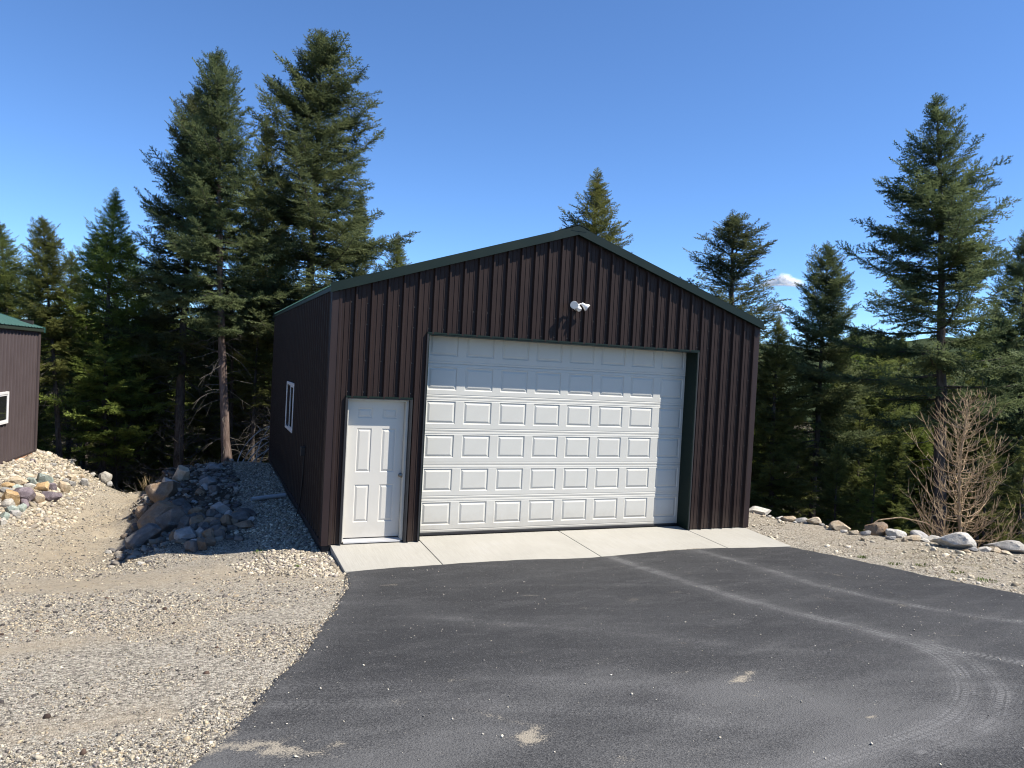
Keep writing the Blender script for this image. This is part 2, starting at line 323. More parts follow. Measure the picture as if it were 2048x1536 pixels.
ROCK = {
 'tan': rock('tan_stone', (.27, .21, .14), (.43, .36, .26), (.55, .48, .37), .25),
 'orange': rock('orange_stone', (.30, .20, .10), (.40, .29, .16), (.48, .40, .28), .4),
 'purple': rock('purple_argillite', (.105, .085, .095), (.175, .145, .16), (.27, .24, .25)),
 'green': rock('green_argillite', (.20, .24, .21), (.31, .36, .32), (.45, .49, .44)),
 'grey': rock('grey_stone', (.20, .19, .18), (.33, .32, .30), (.47, .45, .42)),
 'white': rock('pale_stone', (.30, .275, .235), (.43, .405, .355), (.55, .525, .475)),
 'shade_stone': rock('dirty_shaded_stone', (.085, .080, .074), (.15, .142, .132), (.24, .23, .21), .12),  # dirty grey stone, darkened further to carry the shade of the pile
 'brown': rock('brown_stone', (.14, .10, .07), (.23, .175, .125), (.34, .27, .20), .3),
}
def foliage(name, dark, light):
    m, nt, b = newmat(name); t = attr(nt, 'tint'); oi = N(nt, 'ShaderNodeObjectInfo')
    n = noise(nt, coords(nt), .9, 3)
    f = math_(nt, 'ADD', math_(nt, 'MULTIPLY', t, .7), math_(nt, 'MULTIPLY', n.outputs[0], .35))
    c = ramp(nt, f, [(.15, dark), (.85, light)])
    hv = N(nt, 'ShaderNodeHueSaturation'); L(nt, c, hv.inputs['Color'])
    L(nt, math_(nt, 'ADD', math_(nt, 'MULTIPLY', oi.outputs['Random'], .35), .82), hv.inputs['Value'])
    L(nt, math_(nt, 'ADD', math_(nt, 'MULTIPLY', oi.outputs['Random'], .03), .485), hv.inputs['Hue'])
    L(nt, hv.outputs[0], b.inputs['Base Color']); b.inputs['Roughness'].default_value = .6; b.inputs['Specular IOR Level'].default_value = .10
    tr = N(nt, 'ShaderNodeBsdfTranslucent'); L(nt, hv.outputs[0], tr.inputs[0]); ms = N(nt, 'ShaderNodeMixShader'); ms.inputs[0].default_value = .40
    out = nt.nodes['Material Output']; L(nt, b.outputs[0], ms.inputs[1]); L(nt, tr.outputs[0], ms.inputs[2]); L(nt, ms.outputs[0], out.inputs[0]); return m
M['fir_blue'] = foliage('fir_needles_blue_green', (.044, .062, .030), (.148, .172, .074))
M['fir_olive'] = foliage('fir_needles_olive', (.062, .080, .027), (.195, .212, .064))
M['fir_bright'] = foliage('fir_needles_bright', (.075, .108, .026), (.215, .265, .062))
M['grass_dry'] = foliage('dry_grass', (.25, .19, .10), (.45, .37, .22))
M['weed'] = foliage('green_weed', (.06, .09, .02), (.14, .19, .05))
def bark(name, a, b_, c_):
    m, nt, b = newmat(name); v = coords(nt, scale=(1, 1, .22)); n1 = noise(nt, v, 14, 5, .65); n2 = noise(nt, coords(nt), 2, 3)
    f = math_(nt, 'ADD', math_(nt, 'MULTIPLY', n1.outputs[0], .7), math_(nt, 'MULTIPLY', n2.outputs[0], .3))
    L(nt, ramp(nt, f, [(.35, a), (.5, b_), (.66, c_)]), b.inputs['Base Color']); b.inputs['Roughness'].default_value = .9; b.inputs['Specular IOR Level'].default_value = .2
    bump(nt, b, n1.outputs[0], .9, .03); return m
M['bark'] = bark('fir_bark', (.035, .028, .024), (.085, .070, .060), (.15, .125, .11))
M['bark_red'] = bark('reddish_fir_bark', (.055, .038, .032), (.135, .098, .082), (.22, .17, .15))
M['dead'] = bark('dead_twigs', (.05, .045, .04), (.10, .09, .08), (.18, .165, .15))
M['dead_white'] = bark('weathered_branch', (.30, .29, .28), (.45, .44, .43), (.6, .59, .58))
M['larch'] = bark('bare_larch_twigs', (.20, .14, .08), (.36, .26, .16), (.52, .40, .26))
# ------------------------------------------------------------------ ground sheet
def axis(lo, hi, step, far, grow=1.16):
    a = list(np.arange(lo, hi+1e-6, step)); s = step; x = hi
    while x < far: s *= grow; x += s; a.append(x)
    s = step; x = lo
    while x > -far: s *= grow; x -= s; a.insert(0, x)
    return np.array(a)
gx = axis(-8.5, 12.5, .09, 3600); gy = axis(-8.5, 13.5, .09, 3600)
GX, GY = np.meshgrid(gx, gy)
GZ = terrain(GX, GY)
FINE = .022*np.sin(GX*13.1+GY*7.7)*np.sin(GY*11.9-GX*5.3)
def sstep(a, b, x): t = np.clip((x-a)/(b-a), 0, 1); return t*t*(3-2*t)
def asph_left(y): return np.interp(-y, [1.0, 1.16, 2.16, 3.34, 4.71, 5.59, 5.85, 6.24, 6.57, 8, 10, 12, 16], [.04, .04, -.14, -.5, -.95, -1.34, -1.42, -1.57, -1.75, -2.6, -4.2, -6.2, -10])
def asph_right(y): return np.interp(-y, [1.1, 2.5, 3.85, 5.16, 7, 10, 16], [7.38, 7.22, 7.07, 6.99, 7.2, 8.2, 10])
forest = np.clip(sstep(10.2, 11.6, GY+.3*np.sin(GX*2.1)) + sstep(9.9, 10.9, GX+.25*np.sin(GY*2.7)+.55*np.clip(GY+1, -4, 0)*0 + np.clip(GY, -6, 0)*.42*1.0 + 0.0), 0, 1)
# right bank: the stone row runs from (8.7,1.2) to (11,-3.2)
dist_row = (GX-8.75)*.886 + (GY-1.25)*.464
forest = np.clip(np.maximum(sstep(10.3, 11.4, GY+.3*np.sin(GX*2.1)), sstep(.25, .9, dist_row)*(GX > 7.6)), 0, 1)
forest = np.maximum(forest, sstep(-13, -16, GX)*(GY > 6))
# the track, the shaded slope and tyre-worn bands carry more dirt
trk = np.exp(-((GX+3.25+.35*np.sin(GY*.5))/.9)**2)*sstep(-2, 3, GY)*(1-sstep(10, 11, GY))
band = np.exp(-((GY+1.0+.12*GX)/.7)**2)*(GX < .3) + .9*np.exp(-((GY+2.9-.25*GX)/.28)**2)*(GX < -1.6) + .8*np.exp(-((GY+5.2-.2*GX)/.25)**2)*(GX < -1.8)
slope_l = np.exp(-((GX+2.1)/.55)**2)*sstep(1.5, 2.5, GY)*(1-sstep(8, 9, GY))
nb = np.exp(-((GX+4.45)/.5)**2)*sstep(4, 6, GY)*(1-sstep(10.5, 11.5, GY))*.8
rightb = .45*sstep(7.2, 8.2, GX)*(1-forest)
dirt = np.clip(trk*.95+band*.8+slope_l*.7+nb*.7+rightb, 0, 1)
moss = np.clip(np.exp(-((GX+1.6)/.8)**2)*sstep(7.6, 8.6, GY) + .5*np.exp(-((GX-8.6)/.9)**2)*sstep(-5.5, -3, GY)*(1-sstep(-3, -1.5, GY)) + .35*np.exp(-((GX+2.7)/.4)**2)*np.exp(-((GY-1.5)/1.2)**2), 0, 1)
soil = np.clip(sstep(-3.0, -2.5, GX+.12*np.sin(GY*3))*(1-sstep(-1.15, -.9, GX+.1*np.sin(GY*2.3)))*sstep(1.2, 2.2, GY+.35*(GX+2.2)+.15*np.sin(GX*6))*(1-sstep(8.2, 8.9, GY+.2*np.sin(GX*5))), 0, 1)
ny, nx = GX.shape; idx = np.arange(nx*ny).reshape(ny, nx)
quads = np.stack([idx[:-1, :-1], idx[:-1, 1:], idx[1:, 1:], idx[1:, :-1]], -1).reshape(-1, 4)
gm = npmesh(np.stack([GX, GY, GZ], -1).reshape(-1, 3), quads, 'ground', True, {'dirt': dirt.ravel(), 'forest': forest.ravel(), 'moss': moss.ravel(), 'soil': soil.ravel()})
ground_o = tag(link('ground', gm, None, M['ground']), 'tan gravel yard falling to forest floor behind the garage', 'ground', kind='structure')

# ------------------------------------------------------------------ asphalt drive
ys = np.concatenate([np.arange(-1.165, -9.0, -.035), np.arange(-9.0, -16, -.25)]); nS = 260
sv = np.linspace(0, 1, nS); AY, AS = np.meshgrid(ys, sv, indexing='ij')
jit = .010*np.sin(AY*5.3+.4)+.007*np.sin(AY*13.7+1)+.008*np.sin(AY*31+2)+RNG.normal(0,.006,len(ys))[:,None]
xl = asph_left(AY)+jit*sstep(-1.2, -1.8, AY); xr = asph_right(AY)+.6*jit
AX = xl+(xr-xl)*AS
AZ = terrain(AX, AY)+.032
edge = np.minimum(AX-xl, xr-AX); AZ = AZ-.03*(1-sstep(0, .05, edge)) - .008*sstep(-1.3, -1.165, AY)
def seg_dist(px, py, poly):
    best = np.full(px.shape, 1e9); side = np.zeros(px.shape); along = np.zeros(px.shape); acc = 0
    poly = np.array(poly)
    for a, b in zip(poly[:-1], poly[1:]):
        d = b-a; l = np.hypot(*d); t = np.clip(((px-a[0])*d[0]+(py-a[1])*d[1])/l**2, 0, 1)
        qx, qy = a[0]+t*d[0], a[1]+t*d[1]; r = np.hypot(px-qx, py-qy); s = ((px-a[0])*d[1]-(py-a[1])*d[0])/l
        k = r < best; best = np.where(k, r, best); side = np.where(k, s, side); along = np.where(k, acc+t*l, along); acc += l
    return best, side, along
def smooth_poly(P, n=60):
    P = np.array(P); t = np.concatenate([[0], np.cumsum(np.hypot(*np.diff(P, axis=0).T))]); u = np.linspace(0, t[-1], n)
    q = np.stack([np.interp(u, t, P[:, 0]), np.interp(u, t, P[:, 1])], -1)
    for _ in range(6): q[1:-1] = (q[:-2]+2*q[1:-1]+q[2:])/4
    return q
TRACKS = [  # tyre paths: polyline, half width, strength
 ([(3.89,-1.0),(3.83,-2.36),(3.78,-3.49),(3.72,-4.42),(3.79,-5.05),(3.9,-5.55),(3.91,-6.08),(3.86,-6.49),(3.48,-6.98),(3.01,-7.34),(2.55,-7.56),(2.19,-7.63),(1.6,-7.66),(.6,-7.9)], .085, .85),
 ([(5.39,-1.0),(5.4,-2.26),(5.27,-3.18),(5.12,-4.07),(5.14,-4.75),(5.23,-5.29),(5.36,-5.73),(5.56,-6.07),(6.2,-6.6)], .08, .7),
 ([(3.9,-5.9),(3.97,-6.27),(4.05,-6.6),(4.21,-6.93),(4.6,-7.4)], .09, .7),
 ([(4.05,-6.2),(3.85,-6.8),(3.4,-7.3),(2.8,-7.65),(2.0,-7.8)], .07, .8),
 ([(.4,-3.9),(.92,-4.37),(1.2,-4.55),(1.6,-4.94),(2.24,-5.51),(3,-6.2)], .09, .35),
 ([(-1.2,-5.8),(-.3,-6.1),(.6,-6.6),(1.4,-7.2)], .10, .4), ([(-1.1,-5.55),(0,-5.8),(1,-6.2),(2,-6.9)], .10, .3),
]
dust = np.zeros(AX.shape); track = np.zeros(AX.shape); across = np.zeros(AX.shape); along = np.zeros(AX.shape)
for P, hw, st in TRACKS:
    r, sd_, al = seg_dist(AX, AY, smooth_poly(P)); core = st*(1-sstep(hw*.8, hw*1.2, r))
    k = core > track; track = np.where(k, core, track); near = k | (track <= 0); across = np.where(k, sd_, across); along = np.where(k, al, along)
    dust = np.maximum(dust, st*.30*np.exp(-(r/(hw*2.4))**2))
n_ = lambda x, y, f, s: np.sin(x*f+s)*np.sin(y*f*1.3+s*2.1)+.6*np.sin(x*f*2.1-y*f*.7+s)*np.sin(y*f*2.7+s)
streak = np.clip(n_(AX, AY*2.2, 2.3, 1.3)*.5+n_(AX*1.2, AY*2.6, 5.7, 4.1)*.4, 0, 1)
dust = np.clip(dust+.15*streak+(.30+.55*sstep(3.2, 1.2, AX))*sstep(-5.2, -7.2, AY+.25*AX*0-.10*(AX-1))*(.6+.4*np.clip(n_(AX, AY, 1.7, .6), -1, 1))+.25*np.exp(-((AX-xl)/.25)**2)+.35*np.exp(-((AY+1.17)/.03)**2)*np.clip(n_(AX, AY, 3.1, 2), 0, 1), 0, 1)
grit = np.zeros(AX.shape)
spots = [(RNG.uniform(-.6, 6.5), -1.6-5.5*RNG.uniform(), RNG.uniform(.05, .16), RNG.uniform(.03, .07), RNG.uniform(-.5, .5), RNG.uniform(.25, .5)) for _ in range(46)]
for (x, y, a, b, th, st) in [(1.87,-6.46,.20,.055,.45,.9),(.05,-6.86,.13,.10,.2,1),(.0,-6.5,.28,.07,-.9,.5),(-.49,-6.03,.10,.09,0,.4),(-1.3,-6.5,.38,.13,-.5,.8),(2.14,-7.33,.05,.03,0,.8),(.41,-7.29,.2,.09,.3,.5),(.85,-7.4,.2,.1,.2,.35),
                             (5.95,-3.5,.04,.35,.12,.5),(4.6,-4.6,.08,.3,.1,.35),(2.9,-2.6,.2,.12,0,.25),(2.2,-2.9,.15,.12,0,.3),(1.6,-2.2,.12,.08,0,.3),(1.9,-3.6,.2,.1,0,.3),(2.6,-3.9,.2,.1,.2,.35),(3.0,-4.6,.2,.1,.2,.35),(1.1,-2.7,.18,.08,0,.3),(2.6,-5.2,.25,.08,.3,.3),(1.3,-5.7,.3,.1,.2,.25),(.6,-1.8,.2,.1,0,.22),(6.6,-1.35,.5,.07,0,.4)]+spots:
    c, s = math.cos(th), math.sin(th); u = ((AX-x)*c+(AY-y)*s)/a; v = (-(AX-x)*s+(AY-y)*c)/b
    wu = .35*n_(AX, AY, 11, x)+.25*n_(AX, AY, 27, y); grit = np.maximum(grit, st*np.exp(-((u+wu)**2+(v+.8*wu)**2)))
grit = np.maximum(grit, .9*(1-sstep(0, .14, AX-xl+.05*n_(AX, AY, 9, 1)))*sstep(-5.3, -6.0, AY)*np.clip(.6+n_(AX, AY, 4.5, 3), 0, 1))
ny, nx = AX.shape; idx = np.arange(nx*ny).reshape(ny, nx)
q = np.stack([idx[:-1, :-1], idx[1:, :-1], idx[1:, 1:], idx[:-1, 1:]], -1).reshape(-1, 4)
am = npmesh(np.stack([AX, AY, AZ], -1).reshape(-1, 3), q, 'asphalt', True, {'dust': dust.ravel(), 'grit': grit.ravel(), 'track': track.ravel(), 'across': across.ravel(), 'along': along.ravel()})
tag(link('asphalt_driveway', am, None, M['asphalt']), 'dark grey asphalt driveway with dusty curved tyre marks', 'driveway', kind='structure')

# ------------------------------------------------------------------ concrete apron: four slabs
apron = tag(empty('concrete_apron', (0, 0, 0)), 'pale broom finished concrete apron in front of the garage doors', 'apron', kind='structure')
jx = [.03, 1.36, 3.78, 6.14, 7.38]
for i in range(4):
    a, b = jx[i]+.006, jx[i+1]-.006
    bl = -.03 if i == 0 else 0
    mb = MB()
    zf, zb = -.072, -.012
    yb = .27 if 1 <= i <= 2 else .0
    a0 = a; P = [(a, -1.16, -.35), (b, -1.16, -.35), (b, .27, -.35), (a, .27, -.35), (a, -1.16, zf), (b, -1.16, zf), (b, .27, zb), (a, .27, zb)]
    mb.hexa(P); mb.build('slab', M['concrete'], apron, bevel=.006)

# ------------------------------------------------------------------ ribbed steel sheets
RP = .2286
def profile(a, b, centre, h=.041, minor=.006, top=.024, base=.054, mw=.010):
    """points (s, depth) of the sheet between a and b; one major rib on every centre + k*RP"""
    k0 = math.floor((a-centre)/RP)-1; k1 = math.ceil((b-centre)/RP)+1; P = []
    for k in range(k0, k1+1):
        c = centre+k*RP
        P += [(c-base/2, 0), (c-top/2, h), (c+top/2, h), (c+base/2, 0)]
        for m in (RP/3+.004, 2*RP/3-.004):
            P += [(c+m-mw, 0), (c+m-mw*.5, minor), (c+m+mw*.5, minor), (c+m+mw, 0)]
    def dep(s):
        for (s0, d0), (s1, d1) in zip(P[:-1], P[1:]):
            if s0 <= s <= s1: return d0+(d1-d0)*(s-s0)/max(s1-s0, 1e-9)
        return 0
    return [(a, dep(a))]+[p for p in P if a+1e-5 < p[0] < b-1e-5]+[(b, dep(b))]
def sheet(parts, centre, to3d, **kw):
    """parts: (a, b, zbottom(s), ztop(s)) strips of one sheet; to3d(s, depth, z)"""
    V = []; F = []
    for a, b, zb, zt in parts:
        pr = profile(a, b, centre, **kw)
        for s, d in pr: V += [to3d(s, d, zb(s)), to3d(s, d, zt(s))]
        n = len(V)//2-len(pr)
        for i in range(len(pr)-1): F.append((2*(n+i), 2*(n+i+1), 2*(n+i+1)+1, 2*(n+i)+1))
    return pyd(V, F, 'sheet')
# ------------------------------------------------------------------ the garage
X0, X1, LEN, HE, MID = -.07, 7.40, 8.95, 3.58, 3.665
SLOPE = .3275
def wall_top(x): return HE+SLOPE*(min(x, 2*MID-x)-X0)
GX0, GX1, GH = 1.315, 6.13, 3.07         # overhead door opening
DX0, DX1, DH = .170, 1.10, 2.09          # entry door opening
garage = tag(empty('garage', (MID, 0, 0)), 'dark brown ribbed steel garage with white doors and green roof trim', 'garage')
def G(o): o.matrix_parent_inverse = Matrix.Translation((-MID, 0, 0)); return o
def gb(mb, name, mat, parent=None, **kw):
    o = mb.build(name, mat, parent or garage, **kw)
    if parent is None: G(o)
    return o
z0 = lambda s: .0
ribx = [MID+RP*k for k in range(-16, 17, 4)]
for i in range(8):                        # front wall sheets, cut round the openings
    a = X0 if i == 0 else ribx[i]; b = X1 if i == 7 else ribx[i+1]
    cuts = sorted({a, b, *[c for c in (DX0, DX1, GX0, GX1, MID) if a < c < b]}); parts = []
    for c, d in zip(cuts[:-1], cuts[1:]):
        m_ = (c+d)/2
        zb = DH if DX0 < m_ < DX1 else GH if GX0 < m_ < GX1 else -.005
        parts.append((c, d, (lambda s, z=zb: z), wall_top))
    o = G(link('siding_panel', sheet(parts, MID, lambda s, d, z: (s, -d, z)), garage, M['siding']))
nside = 10; pw = LEN/nside
for i in range(nside):                    # left wall (seen) and right wall
    for side in (0, 1):
        x = X0 if side == 0 else X1; sg = -1 if side == 0 else 1
        m_ = sheet([(pw*i, pw*(i+1), z0, lambda s: HE)], .12, (lambda s, d, z: (x-d, s, z)) if side == 0 else (lambda s, d, z: (x+d, s, z)))
        G(link('siding_panel', m_, garage, M['siding']))
for i in range(8):                        # back wall
    a = X0 if i == 0 else ribx[i]; b = X1 if i == 7 else ribx[i+1]
    G(link('siding_panel', sheet([(a, b, z0, wall_top)] if not a < MID < b else [(a, MID, z0, wall_top), (MID, b, z0, wall_top)], MID, lambda s, d, z: (s, LEN+d, z)), garage, M['siding']))
# wall core: girts and lining behind the steel, with the openings left free
c = MB(); t0, t1 = .012, .13
for a, b, lo in ((X0+.01, DX0+.005, -.1), (DX1-.005, GX0+.005, -.1), (GX1-.005, X1-.01, -.1), (DX0+.005, DX1-.005, DH-.005), (GX0+.005, GX1-.005, GH-.005)):
    c.hexa([(a, t0, lo), (b, t0, lo), (b, t1, lo), (a, t1, lo), (a, t0, HE), (b, t0, HE), (b, t1, HE), (a, t1, HE)])
c.add([(X0+.01, t0, HE), (X1-.01, t0, HE), (MID, t0, wall_top(MID)), (X0+.01, t1, HE), (X1-.01, t1, HE), (MID, t1, wall_top(MID))], [(0, 1, 2), (5, 4, 3), (0, 2, 5, 3), (1, 4, 5, 2)])
c.box((X0+.012, t1, -.1), (X0+.12, LEN-.012, HE)); c.box((X1-.12, t1, -.1), (X1-.012, LEN-.012, HE)); c.box((X0+.12, LEN-.12, -.1), (X1-.12, LEN-.012, HE+.1))
gb(c, 'wall_core', M['dark_inside'])
s = MB(); s.box((X0-.012, .0, -.30), (X0+.09, LEN, -.022)); gb(s, 'foundation_board', M['black'])
s = MB(); s.box((X1-.09, .0, -.30), (X1+.012, LEN, -.022)); gb(s, 'foundation_board', M['black'])
# base trims
for side in (0, 1):
    x = X0 if side == 0 else X1; sg = -1 if side == 0 else 1; mb = MB(); a, b = sorted((x+sg*.004, x+sg*.045))
    mb.box((a, .0, -.020), (b, LEN, .035)); gb(mb, 'base_trim', M['siding_trim'], bevel=.004)
# corner trims (L section with a small return lip)
def corner(x, y, sx, sy, w=.125):
    mb = MB(); p = .036
    a, b = sorted((x-sx*w, x+sx*p)); mb.box((a, min(y+sy*.002, y+sy*p), -.02), (b, max(y+sy*.002, y+sy*p), HE+ (0 if sy < 0 else 0)))
    a, b = sorted((x+sx*.002, x+sx*p)); c0, c1 = sorted((y+sy*.0015, y-sy*w)); mb.box((a, c0, -.02), (b, c1, HE))
    gb(mb, 'corner_trim', M['siding_trim'], bevel=.003)
corner(X0, 0, -1, -1, .105); corner(X1, 0, 1, -1, .085); corner(X0, LEN, -1, 1); corner(X1, LEN, 1, 1)
# roof sheets: ribs run down the slope
OV, GOV, RT = .055, .075, .085
def roof_z(x): return HE+RT+SLOPE*((x-X0) if x < MID else (2*MID-x-X0))
nroof = 10; ry0, ry1 = -GOV, LEN+GOV; rw = (ry1-ry0)/nroof
for i in range(nroof):
    for side in (0, 1):
        e = X0-OV if side == 0 else 2*MID-X0+OV
        m_ = sheet([(ry0+rw*i, ry0+rw*(i+1), lambda s: 0, lambda s: 1)], .12, lambda s, d, z: (e+(MID-e)*z, s, roof_z(e+(MID-e)*z)+d), h=.022)
        G(link('roof_panel', m_, garage, M['green_roof']))
mb = MB()                                 # roof deck closes the sheets from below
e0, e1 = X0-OV+.02, 2*MID-X0+OV-.02
mb.add([(e0, ry0+.02, roof_z(e0)-.006), (MID, ry0+.02, roof_z(MID)-.006), (e1, ry0+.02, roof_z(e1)-.006), (e1, ry0+.02, roof_z(e1)-.05), (MID, ry0+.02, roof_z(MID)-.05), (e0, ry0+.02, roof_z(e0)-.05)] +
       [(e0, ry1-.02, roof_z(e0)-.006), (MID, ry1-.02, roof_z(MID)-.006), (e1, ry1-.02, roof_z(e1)-.006), (e1, ry1-.02, roof_z(e1)-.05), (MID, ry1-.02, roof_z(MID)-.05), (e0, ry1-.02, roof_z(e0)-.05)],
       [(0, 1, 4, 5), (1, 2, 3, 4), (6, 11, 10, 7), (7, 10, 9, 8), (0, 6, 7, 1), (1, 7, 8, 2), (5, 4, 10, 11), (4, 3, 9, 10), (0, 5, 11, 6), (2, 8, 9, 3)])
gb(mb, 'roof_deck', M['dark_inside'])
# rake trims on both gables, a face plate with a bottom lip and a top flange
for ye, sg in ((-.0, -1), (LEN, 1)):
    for side in (0, 1):
        xe = X0-OV-.015 if side == 0 else 2*MID-X0+OV+.015; xm = MID-.0015 if side == 0 else MID+.0015
        lo = lambda x: roof_z(min(max(x, X0-OV), 2*MID-X0+OV))-RT-.004; hi = lambda x: roof_z(x)+.034
        mb = MB(); ya, yb = sorted((ye+sg*.072, ye+sg*.094))
        def pl(x0, x1, l0, h0, l1, h1, ya, yb): mb.hexa([(x0, ya, l0), (x1, ya, l1), (x1, yb, l1), (x0, yb, l0), (x0, ya, h0), (x1, ya, h1), (x1, yb, h1), (x0, yb, h0)])
        pl(xe, xm, lo(xe), hi(xe), lo(xm), hi(xm), ya, yb)
        y2a, y2b = sorted((ye+sg*.040, ye+sg*.104)); pl(xe, xm, lo(xe)-.010, lo(xe)+.006, lo(xm)-.010, lo(xm)+.006, y2a, y2b)
        y3a, y3b = sorted((ye+sg*.0945, ye-sg*.05)); pl(xe, xm, hi(xe)+.001, hi(xe)+.007, hi(xm)+.001, hi(xm)+.007, y3a, y3b)
        gb(mb, 'rake_trim', M['green'])
for side in (0, 1):                       # eave fascia with soffit return
    x = X0-OV+.012 if side == 0 else 2*MID-X0+OV-.012; sg = -1 if side == 0 else 1
    mb = MB(); a, b = sorted((x, x-sg*.02)); mb.box((a, -.068, HE+.004), (b, LEN+.068, HE+.066))
    a, b = sorted((x-sg*.0215, (X0-.03 if side == 0 else X1+.03))); mb.box((a, -.066, HE+.004), (b, LEN+.066, HE+.016)); gb(mb, 'eave_trim', M['eave'])
# ridge cap with its dark closed end
mb = MB(); pr = []
for t in np.linspace(-1, 1, 9): pr.append((MID+t*.19, roof_z(MID)+.062-.05*abs(t)**1.6-.012*(t*t)))
for i in range(8):
    (xa, za), (xb, zb) = pr[i], pr[i+1]
    mb.hexa([(xa, -.10, za-.012), (xb, -.10, zb-.012), (xb, LEN+.1, zb-.012), (xa, LEN+.1, za-.012), (xa, -.10, za), (xb, -.10, zb), (xb, LEN+.1, zb), (xa, LEN+.1, za)])
gb(mb, 'ridge_cap', M['green'])
mb = MB(); mb.add([(MID-.13, -.098, roof_z(MID)-.045), (MID+.13, -.098, roof_z(MID)-.045), (MID+.11, -.098, roof_z(MID)+.012), (MID, -.098, roof_z(MID)+.04), (MID-.11, -.098, roof_z(MID)+.012)] + [(MID-.13, -.05, roof_z(MID)-.045), (MID+.13, -.05, roof_z(MID)-.045), (MID+.11, -.05, roof_z(MID)+.012), (MID, -.05, roof_z(MID)+.04), (MID-.11, -.05, roof_z(MID)+.012)],
    [(0, 1, 2, 3, 4), (9, 8, 7, 6, 5), (0, 5, 6, 1), (1, 6, 7, 2), (2, 7, 8, 3), (3, 8, 9, 4), (4, 9, 5, 0)]); gb(mb, 'ridge_closure', M['green'])
# opening trims
def opening(a, b, h, deep, mat_in, pro=.036):
    for (x, sg) in ((a, 1), (b, -1)):     # jambs, each a board running from the face to the door
        mb = MB(); p, q_ = sorted((x+sg*.002, x+sg*.014)); mb.box((p, -pro, -.008), (q_, deep, h-.003)); gb(mb, 'jamb_trim', mat_in)
        mb = MB(); p, q_ = sorted((x-sg*.022, x+sg*.0015)); mb.box((p, -pro-.002, -.008), (q_, .006, h+.001)); gb(mb, 'jamb_edge', M['black'])
    mb = MB(); mb.box((a-.022, -pro-.004, h+.0015), (b+.022, .006, h+.026)); gb(mb, 'header_edge', M['green'])
    mb = MB(); mb.box((a+.0145, -pro, h-.014), (b-.0145, deep, h-.001)); gb(mb, 'header_trim', mat_in)
opening(GX0, GX1, GH, .285, M['green'])
opening(DX0, DX1, DH, .10, M['black'])
# overhead door: six sections, each carrying eight raised panels
OD = empty('overhead_door', (0, 0, 0)); OD.parent = garage; OD.location = (GX0-MID, .29, 0)
dw0, dw1 = .0, GX1-GX0; SECT = .521; zb0 = .036; pitch = .5978; pw_, ph = .466, .352; px0 = 1.436-GX0-.008
def raised(w, h, g=.020, bev=.030, dep=.011, lip=.006):
    """panel of size w x h: outer lip, groove, bevel, raised field"""
    rings = [(0, 0), (lip, -dep*.25), (lip+.008, -dep), (g, -dep), (g+bev, .0), (g+bev+.004, .0)]
    V = []; F = []
    for ins, d in rings:
        V += [(ins, -d, ins), (w-ins, -d, ins), (w-ins, -d, h-ins), (ins, -d, h-ins)]
    V = [(x, -y if False else y*-1*-1, z) for x, y, z in V]
    for r in range(len(rings)-1):
        for k in range(4): F.append((4*r+k, 4*r+(k+1) % 4, 4*r+4+(k+1) % 4, 4*r+4+k))
    n = 4*(len(rings)-1); F.append((n, n+1, n+2, n+3)); return pyd(V, F, 'raised_panel')
pm = raised(pw_, ph)
for r in range(6):
    za = zb0+SECT*r; zt = za+SECT-.003
    if r == 5: zt = za+SECT
    pb = za+.114; V = []; F = []
    # face of the section with eight rectangular holes, top and bottom stepped rails
    xs = [dw0+.004]+[v for k in range(8) for v in (px0+pitch*k, px0+pitch*k+pw_)]+[dw1-.004]
    zs = [(za, .007), (za+.004, .003), (za+.030, .0), (za+.038, .004), (za+.050, .0), (pb, 0), (pb+ph, 0), (zt-.050, 0), (zt-.038, .004), (zt-.030, 0), (zt-.004, .003), (zt, .007)]
    if r == 5: zs = [z for z in zs if z[0] <= pb+ph+.0001 or z[0] >= zt-.013]; zs[-1] = (zt, 0)
    for z, d in zs:
        for x in xs: V.append((x, d, z))
    nx_ = len(xs)
    for j in range(len(zs)-1):
        hole_row = abs(zs[j][0]-pb) < 1e-6
        for i in range(nx_-1):
            if hole_row and i % 2 == 1: continue
            F.append((j*nx_+i, j*nx_+i+1, (j+1)*nx_+i+1, (j+1)*nx_+i))
    link('door_section', pyd(V, F, 'door_section'), OD, M['white'])
    for k in range(8):
        o = link('raised_panel', pm, OD, M['white']); o.location = (px0+pitch*k, 0, pb)
mb = MB(); mb.box((dw0+.004, .016, .02), (dw1-.004, .05, zb0+SECT*6)); mb.build('door_backing', M['vinyl'], OD)
mb = MB(); mb.box((dw0+.004, -.006, -.008), (dw1-.004, .03, .034)); mb.build('bottom_seal', M['black'], OD, bevel=.006)
